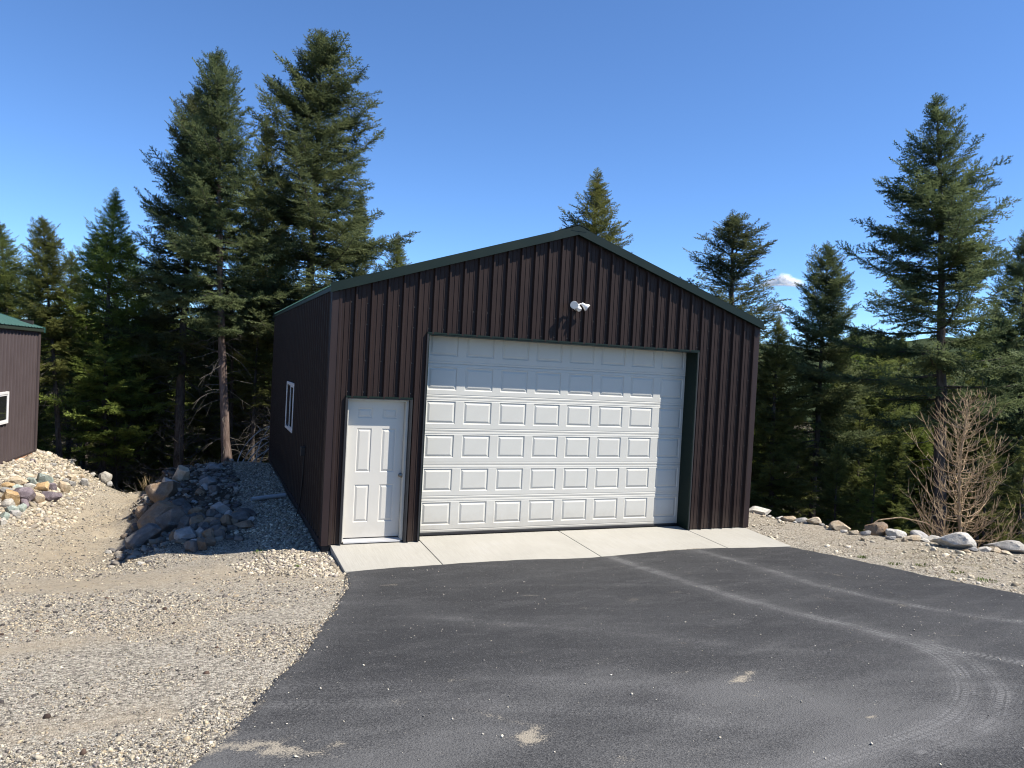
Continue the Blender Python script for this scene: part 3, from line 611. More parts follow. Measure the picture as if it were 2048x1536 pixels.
# entry door: steel slab with six raised panels
ED = empty('entry_door'); ED.parent = garage; ED.location = (DX0-MID, .135, 0)
ew = DX1-DX0; ex0, ex1, ez0, ez1 = .045, ew-.055, .045, DH-.045
holes = [(.190, 1.790, .215, .145), (.555, 1.790, .215, .145), (.190, 1.000, .215, .640), (.555, 1.000, .215, .640), (.190, .268, .215, .550), (.555, .268, .215, .550)]
xs = [ex0, .190, .405, .555, .770, ex1]; zs = [ez0, .268, .818, 1.000, 1.640, 1.790, 1.935, ez1]; V = [(x, 0, z) for z in zs for x in xs]; F = []
for j in range(len(zs)-1):
    for i in range(len(xs)-1):
        if i in (1, 3) and j in (1, 3, 5): continue
        F.append((j*6+i, j*6+i+1, (j+1)*6+i+1, (j+1)*6+i))
n = len(V); V += [(ex0, .04, ez0), (ex1, .04, ez0), (ex1, .04, ez1), (ex0, .04, ez1)]; F += [(0, n, n+1, 5), (5, n+1, n+2, len(xs)*len(zs)-1), (n, 0, 42, n+3), (n+3, 42, 47, n+2), (n, n+3, n+2, n+1)]
link('door_slab', pyd(V, F, 'door_slab'), ED, M['white_door'])
for (x, z, w_, h_) in holes: link('raised_panel', raised(w_, h_, .016, .028, .009, .004), ED, M['white_door'], (x, 0, z))
mb = MB(); mb.lathe([(0, .034), (.006, .034), (.010, .028), (.011, .012), (.035, .012), (.040, .028), (.052, .034), (.064, .031), (.071, .019), (.073, .002)], (.862, 0, .955), (0, -1, 0)); mb.build('door_knob', M['steel'], ED, smooth=True, angle=40)
mb = MB(); mb.box((.0145, -.10, .0), (ex0-.003, .04, DH-.0145)); mb.build('frame_jamb', M['cream_jamb'], ED, bevel=.003)
mb = MB(); mb.box((ex1+.003, -.10, .0), (ew-.0145, .04, DH-.0145)); mb.build('frame_jamb', M['cream_jamb'], ED, bevel=.003)
mb = MB(); mb.box((ex0-.0025, -.10, ez1+.003), (ex1+.0025, .04, DH-.0145)); mb.build('frame_head', M['cream_jamb'], ED, bevel=.003)
mb = MB(); mb.hexa([(ex0-.002, -.135, -.006), (ex1+.002, -.135, -.006), (ex1+.002, .04, -.006), (ex0-.002, .04, -.006), (ex0-.002, -.135, .012), (ex1+.002, -.135, .012), (ex1+.002, .04, .032), (ex0-.002, .04, .032)]); mb.build('threshold', M['alu'], ED)
mb = MB(); mb.box((ex0+.002, .004, .033), (ex1-.002, .036, .0445)); mb.build('door_sweep', M['black'], ED)
# slider window in the left wall
def window(parent, name, L_, H_, to3d_mat):
    w_ = empty(name); w_.parent = parent; w_.matrix_basis = to3d_mat
    f = MB(); t = .055
    f.box((0, -.055, 0), (t, .03, H_)); f.box((L_-t, -.055, 0), (L_, .03, H_)); f.box((t, -.055, 0), (L_-t, .03, t)); f.box((t, -.055, H_-t), (L_-t, .03, H_)); f.build('frame', M['vinyl'], w_, bevel=.004)
    for a, b, d in ((t, L_/2+.02, -.012), (L_/2-.02, L_-t, -.034)):
        s_ = MB(); q_ = .032
        s_.box((a, d-.012, t), (a+q_, d+.012, H_-t)); s_.box((b-q_, d-.012, t), (b, d+.012, H_-t)); s_.box((a+q_, d-.012, t), (b-q_, d+.012, t+q_)); s_.box((a+q_, d-.012, H_-t-q_), (b-q_, d+.012, H_-t)); s_.build('sash', M['vinyl'], w_)
        g = MB(); g.box((a+q_, d-.003, t+q_), (b-q_, d+.003, H_-t-q_)); g.build('pane', M['glass'], w_)
    return w_
window(garage, 'window', 1.24, .95, Matrix.Translation((X0-MID, 5.24, 1.16)) @ Matrix.Rotation(-math.pi/2, 4, 'Z'))
# junction box and its cable on the left wall
mb = MB(); mb.box((X0-.105, 2.05, .98), (X0-.031, 2.17, 1.13)); gb(mb, 'junction_box', M['black'], bevel=.008)
mb = MB(); mb.tube([(X0-.05, 2.11, .98), (X0-.05, 2.12, .7), (X0-.055, 2.15, .45), (X0-.06, 2.22, .2), (X0-.07, 2.30, .04), (X0-.10, 2.36, -.10)], .010, 6); gb(mb, 'cable', M['black'])
# fasteners in rows along the girts: countless and tiny, one part
V = []; F = []
for z in (.10, .75, 1.45, 2.17, 2.62, 3.14, 3.44):
    for k in range(-16, 17):
        for dx in (-.062, ):
            x = MID+RP*k+dx
            if not X0+.1 < x < X1-.1 or (DX0-.03 < x < DX1+.03 and z < DH+.03) or (GX0-.03 < x < GX1+.03 and z < GH+.03): continue
            n = len(V); r = .011
            for d, rr in ((0, r), (-.006, r), (-.008, r*.5)):
                for a in range(6): V.append((x+rr*math.cos(a*math.pi/3), d, z+rr*math.sin(a*math.pi/3)))
            for j in (0, 1):
                for a in range(6): F.append((n+6*j+a, n+6*j+(a+1) % 6, n+6*j+6+(a+1) % 6, n+6*j+6+a))
            F.append(tuple(range(n+12, n+18)))
o = G(link('screws', pyd(V, F, 'screws'), garage, M['black'])); o['kind'] = 'stuff'

# twin flood light with motion sensor on the gable
fl = tag(empty('flood_light', (3.725, -.030, 3.655)), 'white twin head flood light with sensor on the brown gable', 'flood light')
mb = MB(); mb.lathe([(0, .058), (.012, .058), (.022, .050), (.026, .02)], (0, 0, 0), (0, -1, 0)); mb.build('base_plate', M['lampwhite'], fl, smooth=True, angle=40)
mb = MB(); mb.tube([(0, -.02, 0), (0, -.055, .0), (-.0, -.065, .03)], .012, 8); mb.tube([(-.07, -.07, .052), (0, -.065, .03), (.06, -.07, .055)], .010, 8); mb.build('arm', M['lampwhite'], fl, smooth=True, angle=50)
def head(p, d):
    h = MB(); h.lathe([(0, .012), (.006, .022), (.035, .026), (.060, .034), (.095, .056), (.118, .062), (.124, .062), (.126, .056), (.118, .052)], p, d, 22); o = h.build('lamp_head', M['lampwhite'], fl, smooth=True, angle=35)
    g = MB(); g.lathe([(.110, .050), (.119, .049), (.123, .036), (.125, .004)], p, d, 22); g.build('lens', M['lens'], o, smooth=True, angle=35)
head((-.065, -.07, .055), (-.50, -.80, -.36)); head((.055, -.07, .058), (.72, -.42, -.62))
mb = MB(); mb.lathe([(0, .018), (.02, .040), (.045, .042), (.060, .034), (.064, .004)], (.005, -.055, -.012), (.05, -.72, -.7), 18); mb.build('motion_sensor', M['lampwhite'], fl, smooth=True, angle=35)
mb = MB(); mb.tube([(-.03, -.05, -.03), (-.045, -.06, -.055), (-.04, -.055, -.075)], .004, 6); mb.build('wire', M['black'], fl)

# drain pipe lying on the gravel beside the left wall
pp = MB(); pts = [(-.80, 3.93, -.075), (-.5, 4.04, -.06), (-.17, 4.16, -.05)]
pp.tube(pts, .038, 14, caps=False); pp.tube(pts, .031, 14, caps=False)
tag(pp.build('drain_pipe', M['pvc'], None, smooth=True), 'white plastic drain pipe lying on shaded gravel beside the garage wall', 'pipe')
# ------------------------------------------------------------------ neighbouring building at the left edge
TH = R_(5.5)
nb_o = tag(empty('outbuilding', (-5.60, 11.51, -.16), (0, 0, -TH)), 'brown steel outbuilding with green roof at the left edge of the picture', 'building')
# local frame: x across (negative = into the building), y along the wall (negative = towards the yard), z up
NH, NW, NL = 3.13, 7.3, 9.2
for i in range(10):
    a, b = -NL+NL/10*i, -NL+NL/10*(i+1)
    wy0, wy1, wz0, wz1 = -3.40, -2.18, .92, 1.64
    parts = []
    cuts = sorted({a, b, *[c for c in (wy0, wy1) if a < c < b]})
    for c, d in zip(cuts[:-1], cuts[1:]):
        if wy0 < (c+d)/2 < wy1: parts += [(c, d, lambda s: 0, lambda s: wz0), (c, d, lambda s: wz1, lambda s: NH)]
        else: parts.append((c, d, lambda s: 0, lambda s: NH))
    link('siding_panel', sheet(parts, -.06, lambda s, d, z: (d, s, z), h=.022), nb_o, M['siding2'])
nslope = .30
ntop = lambda x: NH+nslope*(min(-x, NW+x))
for i in range(8):
    for y, sg in ((0, 1), (-NL, -1)):
        a, b = -NW+NW/8*i, -NW+NW/8*(i+1)
        link('siding_panel', sheet([(a, b, lambda s: 0, ntop)], -.06, lambda s, d, z: (s, y+sg*d, z), h=.022), nb_o, M['siding2'])
mb = MB(); mb.box((-NW+.02, -NL+.02, -.3), (-.012-.10, -.02, NH)); 
mb = MB()
for a, b, lo, hi in ((-NL+.012, -3.40, -.3, NH), (-3.40, -2.18, -.3, .92), (-3.40, -2.18, 1.64, NH), (-2.18, -.012, -.3, NH)): mb.box((-.12, a, lo), (-.012, b, hi))
mb.box((-NW+.012, -NL+.012, -.3), (-NW+.12, -.012, NH)); mb.box((-NW+.12, -.12, -.3), (-.12, -.012, NH+.2)); mb.box((-NW+.12, -NL+.012, -.3), (-.12, -NL+.12, NH+.2)); mb.build('wall_core', M['dark_inside'], nb_o)
mb = MB(); mb.box((.002, -NL, -.10), (.032, .03, -.004)); mb.build('sill_board', M['wood'], nb_o)
mb = MB(); mb.box((.002, -NL, -.003), (.034, .03, .03)); mb.build('base_trim', M['siding_trim'], nb_o, bevel=.004)
mb = MB(); mb.box((.001, -.09, .0305), (.036, .04, NH)); mb.build('corner_trim', M['siding2'], nb_o, bevel=.003)
nroofz = lambda x: NH+.05+nslope*(min(-x, NW+x))
for i in range(10):
    a, b = -NL-.15+(NL+.24)/10*i, -NL-.15+(NL+.24)/10*(i+1)
    for e in (.10, -NW-.10):
        m_ = -NW/2
        link('roof_panel', sheet([(a, b, lambda s: 0, lambda s: 1)], -.06, lambda s, d, z: (e+(m_-e)*z, s, nroofz(e+(m_-e)*z)+d), h=.02), nb_o, M['green_roof'])
mb = MB(); mb.box((.060, -NL-.13, nroofz(.1)-.075), (.082, .13, nroofz(.1)-.004)); mb.box((.002, -NL-.13, nroofz(.1)-.09), (.082, .13, nroofz(.1)-.0765)); mb.build('eave_trim', M['eave'], nb_o)
for y in (.09, -NL-.155):
    mb = MB()
    for s0, s1 in ((.11, -NW/2), (-NW/2-.002, -NW-.11)):
        mb.hexa([(s0, y, nroofz(s0)-.11), (s1, y, nroofz(s1)-.11), (s1, y+.02, nroofz(s1)-.11), (s0, y+.02, nroofz(s0)-.11), (s0, y, nroofz(s0)+.026), (s1, y, nroofz(s1)+.026), (s1, y+.02, nroofz(s1)+.026), (s0, y+.02, nroofz(s0)+.026)])
    mb.build('rake_trim', M['green_roof'], nb_o)
window(nb_o, 'window', 1.22, .72, Matrix.Translation((0, -3.40, .92)) @ Matrix.Rotation(math.pi/2, 4, 'Z'))
# ------------------------------------------------------------------ conifers
def spray_template(rng):
    """flat fir spray of unit length along +x: needle blades (triangles) on a branching axis"""
    T = []
    def blades(p, d, length, step):
        n = max(2, int(length/step)); d = d/np.linalg.norm(d); side = np.array([-d[1], d[0], 0.])
        for i in range(n):
            q = p+d*length*(i+.2)/n
            for sg in (-1, 1):
                tip = q+(d*rng.uniform(.065, .115)+side*sg*rng.uniform(.045, .095)+np.array([0, 0, rng.uniform(-.075, .085)]))
                b = d*rng.uniform(.028, .046); T.append([q-b, q+b*1.3, tip])
        e = p+d*length; T.append([e-side*.022, e+side*.022, e+d*.075+np.array([0, 0, rng.uniform(-.02, .03)])])
    blades(np.zeros(3), np.array([1., 0, 0]), .93, .085)
    sg = 1
    for s in np.linspace(.10, .84, 7):
        a = rng.uniform(.75, 1.05)*sg; l = (.50*(1-s)+.10)*rng.uniform(.75, 1.15)
        blades(np.array([s*.93, 0, 0]), np.array([math.cos(a), math.sin(a), rng.uniform(-.18, .12)]), l, .085); sg = -sg
    return np.array(T)
_rt = np.random.default_rng(11)
SPRAYS = [spray_template(_rt) for _ in range(5)]
def tubes_np(paths, n=3):
    """many thin tapering tubes: list of (points (k,3), radii (k))"""
    V = []; Q = []; off = 0; ang = np.arange(n)*2*math.pi/n
    for P, r in paths:
        P = np.asarray(P); k = len(P); d = np.gradient(P, axis=0); d /= np.linalg.norm(d, axis=1)[:, None]+1e-9
        ref = np.where(np.abs(d[:, 2:3]) < .9, np.array([[0, 0, 1.]]), np.array([[1., 0, 0]])); u = np.cross(d, ref); u /= np.linalg.norm(u, axis=1)[:, None]+1e-9; v = np.cross(d, u)
        ring = P[:, None]+(u[:, None]*np.cos(ang)[None, :, None]+v[:, None]*np.sin(ang)[None, :, None])*np.asarray(r)[:, None, None]
        V.append(ring.reshape(-1, 3)); i = np.arange((k-1)*n).reshape(k-1, n); j = np.roll(i, -1, 1); Q.append(np.stack([i, j, j+n, i+n], -1).reshape(-1, 4)+off); off += k*n
    return np.concatenate(V), np.concatenate(Q)
def make_conifer(seed, H, cb, R, whorl=.30, per=5.5, prof=.8, top=.35, droop=.25, gap=.0, spray=(.30, .55), bow=0., dead=40, dead_len=1.3, trunk_r=None, step=.17, lop=None):
    """returns trunk mesh, crown mesh, limb mesh and dead-branch mesh of one fir whose base is the origin"""
    rng = np.random.default_rng(seed); tr = trunk_r or H*.0108
    zs = np.linspace(0, 1, 26); ph = rng.uniform(0, 6, 2)
    def axis_at(z):
        t = np.asarray(z)/H; return np.stack([bow*H*t*t+.035*np.sin(t*5+ph[0])*t*H*.25, .03*np.sin(t*4+ph[1])*t*H*.25, np.asarray(z)*1.], -1)
    rad = lambda z: tr*(1-np.asarray(z)/H)**.85+.008
    n = 12; ang = np.arange(n)*2*math.pi/n; P = axis_at(zs*H); rr = rad(zs*H); rr[0] *= 1.35; rr[1] *= 1.08
    ring = np.stack([np.cos(ang), np.sin(ang), 0*ang], -1)[None]*(rr[:, None, None]*(1+.10*rng.normal(size=(26, n, 1))))+P[:, None]
    i = np.arange(25*n).reshape(25, n); j = np.roll(i, -1, 1); ring[0, :, 2] -= .5
    trunk = npmesh(ring.reshape(-1, 3), np.stack([i, j, j+n, i+n], -1).reshape(-1, 4), 'trunk', True)
    limbs = []; S_ = []   # sprays: pos, dir, up, length, tint
    z = cb*H; az0 = rng.uniform(0, 6)
    while z < H*.985:
        t = (z-cb*H)/(H-cb*H)                      # 0 crown base .. 1 top
        env = R*((1-t)**prof*(1-top)+top*(1-t)**.5)*min(1, .55+t*4)*min(1, .12+(1-t)*7)
        k = max(3, int(rng.normal(per, .8))); az0 += 1.9+rng.uniform(-.4, .4)
        for b in range(k):
            if rng.uniform() < gap*(1-.5*t): continue
            az = az0+b*2*math.pi/k+rng.normal(0, .22); l = env*rng.choice([rng.uniform(.55, .9), rng.uniform(.85, 1.25)], p=[.55, .45])
            l *= 1+.20*math.sin(2*az+z*1.1+ph[0])+.16*math.sin(3*az-z*1.9+ph[1]); l *= 1.2 if rng.uniform() < .05 else 1
            if lop is not None: l *= 1+lop[1]*math.cos(az-lop[0])
            l = max(min(l, env*1.18), .10); el = -droop+(.9+droop)*t**1.25+rng.normal(0, .09)
            m = max(3, int(l/.16)+2); s = np.linspace(0, 1, m); zb = z+rng.uniform(-.5, .5)*whorl
            hor = l*s*math.cos(el); ver = l*(s*math.sin(el)-.10*droop*np.sin(s*math.pi)+.16*s**3)
            wob = np.cumsum(rng.normal(0, .035, m))*l*.25
            o = axis_at(zb); dirh = np.array([math.cos(az), math.sin(az), 0]); sd_ = np.array([-math.sin(az), math.cos(az), 0])
            pts = o+dirh*hor[:, None]+sd_*wob[:, None]+np.array([0, 0, 1.])*ver[:, None]
            limbs.append((pts, np.linspace(min(.035, .010+l*.011), .004, m)))
            d = np.gradient(pts, axis=0); d /= np.linalg.norm(d, axis=1)[:, None]
            ns = max(2, int(l/step)); tint_l = rng.uniform(0, .45)
            for q in range(ns+1):
                u = (.16+.84*(q+rng.uniform(-.3, .3))/ns) if q < ns else 1.; u = min(max(u, .05), 1); f = u*(m-1); a = min(int(f), m-2); w = f-a
                p = pts[a]*(1-w)+pts[a+1]*w; dd = d[a]
                sl = rng.uniform(*spray)*(1.05-.45*abs(u-.45))*min(1, .45+l*.55)
                sides = (0,) if q == ns else (-1, 1)
                for sg in sides:
                    yaw = sg*rng.uniform(.65, 1.25); c, s_ = math.cos(yaw), math.sin(yaw)
                    d2 = dd*c+np.cross([0, 0, 1.], dd)*s_; d2[2] += rng.normal(-.16, .18); d2 /= np.linalg.norm(d2)
                    S_.append((p, d2, sl*(1.15 if sg == 0 else 1), np.clip(tint_l+rng.uniform(0, .55), 0, 1), rng.normal(0, .35)))
                if rng.uniform() < .6:
                    d2 = dd*rng.uniform(.5, 1)+np.array([rng.normal(0, .3), rng.normal(0, .3), rng.uniform(-.2, .55)]); d2 /= np.linalg.norm(d2)
                    S_.append((p, d2, sl*.8, np.clip(tint_l+rng.uniform(0, .55), 0, 1), rng.uniform(-1.5, 1.5)))
        z += whorl*(1-.55*t)*rng.uniform(.75, 1.25)
    for q in range(6): S_.append((axis_at(H-.05-q*.1), np.array([rng.normal(0, .35), rng.normal(0, .35), 1.]), .26, rng.uniform(0, 1), rng.uniform(0, 3)))
    pos = np.array([s[0] for s in S_]); D = np.array([s[1] for s in S_]); D /= np.linalg.norm(D, axis=1)[:, None]; ln = np.array([s[2] for s in S_]); ti = np.array([s[3] for s in S_]); roll = np.array([s[4] for s in S_])
    upv = np.array([0, 0, 1.])-D*D[:, 2:3]; upv += 1e-4; upv /= np.linalg.norm(upv, axis=1)[:, None]; Y = np.cross(upv, D)
    c, s_ = np.cos(roll)[:, None], np.sin(roll)[:, None]; Y, upv = Y*c+upv*s_, upv*c-Y*s_
    VV = []; TT = []; which = rng.integers(0, len(SPRAYS), len(S_))
    for k, tmpl in enumerate(SPRAYS):
        I = np.where(which == k)[0]; t_ = tmpl.reshape(-1, 3)
        W = pos[I, None]+ln[I, None, None]*(t_[None, :, 0:1]*D[I, None]+t_[None, :, 1:2]*Y[I, None]+t_[None, :, 2:3]*upv[I, None])
        VV.append(W.reshape(-1, 3)); TT.append(np.clip(np.repeat(ti[I], len(t_))+rng.normal(0, .06, len(I)*len(t_)), 0, 1))
    V = np.concatenate(VV); crown = npmesh(V, np.arange(len(V)).reshape(-1, 3), 'crown', False, {'tint': np.concatenate(TT)})
    lv, lq = tubes_np(limbs, 3); limb = npmesh(lv, lq, 'limbs', True)
    dp = []
    for q in range(dead):
        zb = rng.uniform(.06, cb*1.15)*H; az = rng.uniform(0, 6.28); l = dead_len*rng.uniform(.3, 1.1); m = 6; s = np.linspace(0, 1, m); el = rng.uniform(-.55, .25)
        pts = axis_at(zb)+np.stack([math.cos(az)*l*s, math.sin(az)*l*s, l*(s*math.sin(el)-.3*s*s*rng.uniform(-.3, 1))], -1)+np.cumsum(rng.normal(0, .025, (m, 3)), 0)*l
        dp.append((pts, np.linspace(.015, .004, m)))
        for b in range(rng.integers(1, 5)):
            a = rng.integers(1, m-1); l2 = l*rng.uniform(.2, .5); dd = pts[a]-pts[a-1]; dd = dd/np.linalg.norm(dd)+rng.normal(0, .6, 3); dd[2] -= .2; k = np.linspace(0, 1, 4)[:, None]
            dp.append((pts[a]+dd*l2*k+np.array([0, 0, -.2])*l2*k*k, np.linspace(.007, .003, 4)))
    dv, dq = tubes_np(dp, 3) if dp else (np.zeros((3, 3)), np.array([[0, 1, 2, 2]])); deadm = npmesh(dv, dq, 'dead_branches', True)
    return trunk, crown, limb, deadm
PROTO = {
 'full':  (12.0, make_conifer(21, 12.0, .36, 2.15, .29, 5.8, .66, .25, .24, .10, (.34, .60), dead=44, step=.135)),
 'open':  (14.0, make_conifer(22, 14.0, .30, 2.60, .34, 5.6, .62, .25, .14, .18, (.34, .62), dead=70, step=.135)),
 'layer': (12.0, make_conifer(23, 12.0, .40, 2.75, .37, 5.8, .95, .10, .12, .10, (.34, .64), dead=36, lop=(2.6, .20), step=.135)),
 'young': (10.0, make_conifer(24, 10.0, .12, 1.95, .29, 5.6, .78, .16, .14, .08, (.34, .58), dead=26, dead_len=.9, step=.155)),
 'airy':  (12.5, make_conifer(25, 12.5, .34, 1.80, .42, 5.4, .46, .50, -.30, .20, (.36, .62), dead=46, step=.16)),
 'sparse': (10.0, make_conifer(27, 10.0, .20, 1.85, .35, 5.2, .70, .22, .18, .40, (.38, .66), dead=60, dead_len=1.1, step=.165)),
 'slim':  (11.0, make_conifer(26, 11.0, .46, 1.45, .34, 5.0, .56, .35, .28, .34, (.36, .64), dead=90, dead_len=1.3, step=.16)),
}
def link_shared(name, m, mat, parent=None):
    """object on shared mesh data with a material slot of its own"""
    if not m.materials: m.materials.append(None)
    o = link(name, m, parent); o.material_slots[0].link = 'OBJECT'; o.material_slots[0].material = mat; return o
def conifer(kind, base, H, az, label, group=None, leaf='fir_blue', brk='bark', lean=(0, 0), fat=1.0, name='fir_tree', thick=1.0):
    h0, (t, c, l, d) = PROTO[kind]; k = (H-.12)/h0
    o = empty(name, base, (-lean[1], lean[0], 0)); o.rotation_mode = 'XYZ'
    o.scale = (k*fat, k*fat, k); o.rotation_euler = (Matrix.Rotation(lean[0], 3, 'Y') @ Matrix.Rotation(-lean[1], 3, 'X') @ Matrix.Rotation(az, 3, 'Z')).to_euler()
    tag(o, label, 'tree', group)
    a = link_shared('trunk', t, M[brk], o); a.scale = (thick, thick, 1)
    link_shared('crown', c, M[leaf], o)
    for nm, me, mt in (('limbs', l, 'bark'), ('dead_branches', d, 'dead')): link_shared(nm, me, M[mt], o)['kind'] = 'stuff'
    return o
# trees: kind, base, height, turn, label, group, needles, bark, lean, breadth
conifer('full', (-1.00, 11.12, -0.71), 11.73, 5.06, 'tall fir with reddish bare lower trunk standing nearest behind the garage corner', None, 'fir_blue', 'bark_red', (-0.067, 0.053), 0.86, thick=1.10)
conifer('full', (-2.26, 13.13, -2.05), 12.36, 5.07, 'dark trunked fir just left of the reddish trunk, crowns merging', None, 'fir_blue', 'bark', (-0.002, 0.026), 0.92, thick=1.20)
conifer('open', (0.93, 12.67, -1.63), 14.27, 3.24, 'tallest fir with open layered crown rising behind the left roof slope', None, 'fir_blue', 'bark', (0.028, 0.014), 1.18, thick=1.00)
conifer('young', (0.30, 16.58, -3.28), 14.37, 1.79, 'narrow fir squeezed between the two tallest firs', None, 'fir_olive', 'bark', (-0.019, 0.034), 0.75, thick=1.00)
conifer('young', (-4.23, 13.10, -1.53), 8.65, 0.34, 'bright green fir with full crown left of the tall firs', None, 'fir_bright', 'bark', (-0.000, 0.026), 1.05, thick=1.00)
conifer('full', (-5.20, 12.66, -0.67), 6.84, 2.41, 'olive fir above the gravel mound beside the outbuilding corner', None, 'fir_olive', 'bark', (-0.098, 0.067), 0.95, thick=1.00)
conifer('young', (-6.85, 14.74, -1.59), 7.71, 2.57, 'fir cut by the left edge above the green outbuilding roof', None, 'fir_olive', 'bark', (-0.052, 0.047), 1.20, thick=1.00)
conifer('young', (4.49, 15.91, -3.11), 10.41, 0.28, 'short fir tip peeking over the left roof slope', None, 'fir_olive', 'bark', (0.013, 0.020), 1.00, thick=1.00)
conifer('young', (2.97, 15.47, -2.83), 11.38, 0.31, 'fir partly hidden behind the right side of the tallest fir', None, 'fir_blue', 'bark', (0.013, 0.020), 0.90, thick=1.00)
conifer('young', (11.70, 13.96, -3.92), 14.15, 6.27, 'pointed fir rising behind the garage ridge', None, 'fir_olive', 'bark', (-0.001, 0.026), 1.20, thick=1.00)
conifer('airy', (14.55, 9.50, -4.10), 12.42, 4.10, 'airy round topped fir behind the right roof slope', None, 'fir_blue', 'bark', (0.007, 0.022), 1.45, thick=1.00)
conifer('full', (13.11, 4.17, -2.82), 9.22, 1.47, 'leaning fir left of the great fir on the right', None, 'fir_blue', 'bark', (0.028, 0.014), 1.00, thick=1.00)
conifer('layer', (13.86, 0.94, -2.45), 11.77, 0.00, 'great layered fir dominating the right side of the picture', None, 'fir_blue', 'bark', (-0.038, 0.041), 1.00, thick=1.15)
conifer('full', (17.80, 1.65, -3.49), 10.40, 2.73, 'dark fir cut by the right edge of the picture', None, 'fir_blue', 'bark', (-0.025, 0.036), 0.80, thick=1.00)
conifer('young', (11.47, 3.80, -2.02), 6.37, 6.12, 'dense dark fir right beside the garage right corner', None, 'fir_olive', 'bark', (-0.004, 0.027), 1.15, thick=1.00)
conifer('young', (17.63, 6.04, -4.33), 8.72, 5.64, 'olive fir low behind the great fir', None, 'fir_olive', 'bark', (-0.005, 0.028), 1.20, thick=1.00)
conifer('young', (19.93, 9.38, -5.36), 8.89, 5.30, 'olive fir low between the thin fir and the great fir', None, 'fir_olive', 'bark', (-0.013, 0.031), 1.10, thick=1.00)
conifer('young', (-9.02, 20.48, -3.52), 9.79, 4.25, 'first bushy young fir from the left edge in the shaded wood', 'firs in the wood on the left', 'fir_olive', 'bark', (-0.007, 0.028), 1.07, thick=1.00)
conifer('sparse', (-8.12, 23.33, -4.37), 10.18, 1.70, 'third bushy young fir from the left edge in the shaded wood', 'firs in the wood on the left', 'fir_bright', 'bark', (0.002, 0.024), 1.09, thick=1.00)
conifer('slim', (-6.27, 21.48, -4.24), 10.41, 4.27, 'first slender fir from the left edge in the shaded wood', 'firs in the wood on the left', 'fir_olive', 'bark', (-0.006, 0.028), 0.92, thick=1.00)
conifer('slim', (-5.28, 17.83, -3.29), 8.10, 5.62, 'second slender fir from the left edge in the shaded wood', 'firs in the wood on the left', 'fir_olive', 'bark', (-0.016, 0.032), 0.98, thick=1.00)
conifer('slim', (-4.31, 19.58, -3.97), 10.67, 4.44, 'fifth slender fir from the left edge in the shaded wood', 'firs in the wood on the left', 'fir_bright', 'bark', (0.005, 0.023), 0.91, thick=1.00)
conifer('young', (-3.56, 16.03, -3.14), 7.96, 2.74, 'ninth bushy young fir from the left edge in the shaded wood', 'firs in the wood on the left', 'fir_olive', 'bark', (-0.002, 0.026), 1.08, thick=1.00)
conifer('sparse', (-3.53, 21.40, -4.58), 10.67, 5.06, 'tenth bushy young fir from the left edge in the shaded wood', 'firs in the wood on the left', 'fir_olive', 'bark', (0.011, 0.021), 1.01, thick=1.00)
conifer('slim', (-2.95, 16.85, -3.40), 7.69, 4.39, 'sixth slender fir from the left edge in the shaded wood', 'firs in the wood on the left', 'fir_bright', 'bark', (0.027, 0.014), 0.95, thick=1.00)
conifer('young', (-1.40, 18.36, -3.87), 9.09, 1.48, 'thirteenth bushy young fir from the left edge in the shaded wood', 'firs in the wood on the left', 'fir_olive', 'bark', (-0.022, 0.035), 1.18, thick=1.00)
conifer('slim', (-0.82, 14.89, -2.70), 7.99, 3.18, 'seventh slender fir from the left edge in the shaded wood', 'firs in the wood on the left', 'fir_olive', 'bark', (-0.008, 0.029), 1.18, thick=1.00)
conifer('sparse', (-0.25, 21.12, -4.59), 8.96, 0.09, 'fifteenth bushy young fir from the left edge in the shaded wood', 'firs in the wood on the left', 'fir_bright', 'bark', (0.003, 0.024), 0.98, thick=1.00)
conifer('slim', (-0.12, 18.91, -3.94), 11.42, 5.31, 'eighth slender fir from the left edge in the shaded wood', 'firs in the wood on the left', 'fir_olive', 'bark', (-0.006, 0.028), 0.93, thick=1.00)
conifer('slim', (0.58, 14.31, -2.41), 8.11, 2.51, 'tenth slender fir from the left edge in the shaded wood', 'firs in the wood on the left', 'fir_olive', 'bark', (-0.017, 0.032), 1.23, thick=1.00)
conifer('young', (1.54, 19.29, -4.07), 9.66, 1.51, 'seventeenth bushy young fir from the left edge in the shaded wood', 'firs in the wood on the left', 'fir_bright', 'bark', (0.012, 0.020), 1.09, thick=1.00)
conifer('sparse', (-7.45, 27.36, -5.39), 9.72, 4.30, 'fifth bushy young fir from the left edge in the shaded wood', 'firs in the wood on the left', 'fir_olive', 'bark', (-0.043, 0.044), 1.14, thick=1.00)
conifer('young', (-5.39, 27.58, -5.64), 10.61, 4.03, 'seventh bushy young fir from the left edge in the shaded wood', 'firs in the wood on the left', 'fir_olive', 'bark', (-0.014, 0.031), 0.98, thick=1.00)
conifer('sparse', (-3.18, 26.65, -5.64), 10.27, 3.99, 'eleventh bushy young fir from the left edge in the shaded wood', 'firs in the wood on the left', 'fir_bright', 'bark', (-0.023, 0.035), 1.14, thick=1.00)
conifer('young', (-9.74, 28.33, -5.30), 9.73, 1.22, 'second bushy young fir from the left edge in the shaded wood', 'firs in the wood on the left', 'fir_olive', 'bark', (0.002, 0.025), 1.18, thick=1.00)
conifer('sparse', (-1.13, 26.87, -5.88), 10.71, 2.39, 'fourteenth bushy young fir from the left edge in the shaded wood', 'firs in the wood on the left', 'fir_olive', 'bark', (0.006, 0.023), 1.18, thick=1.00)
conifer('slim', (-6.12, 24.65, -4.95), 12.17, 5.91, 'third slender fir from the left edge in the shaded wood', 'firs in the wood on the left', 'fir_bright', 'bark', (0.004, 0.024), 1.11, thick=1.00)
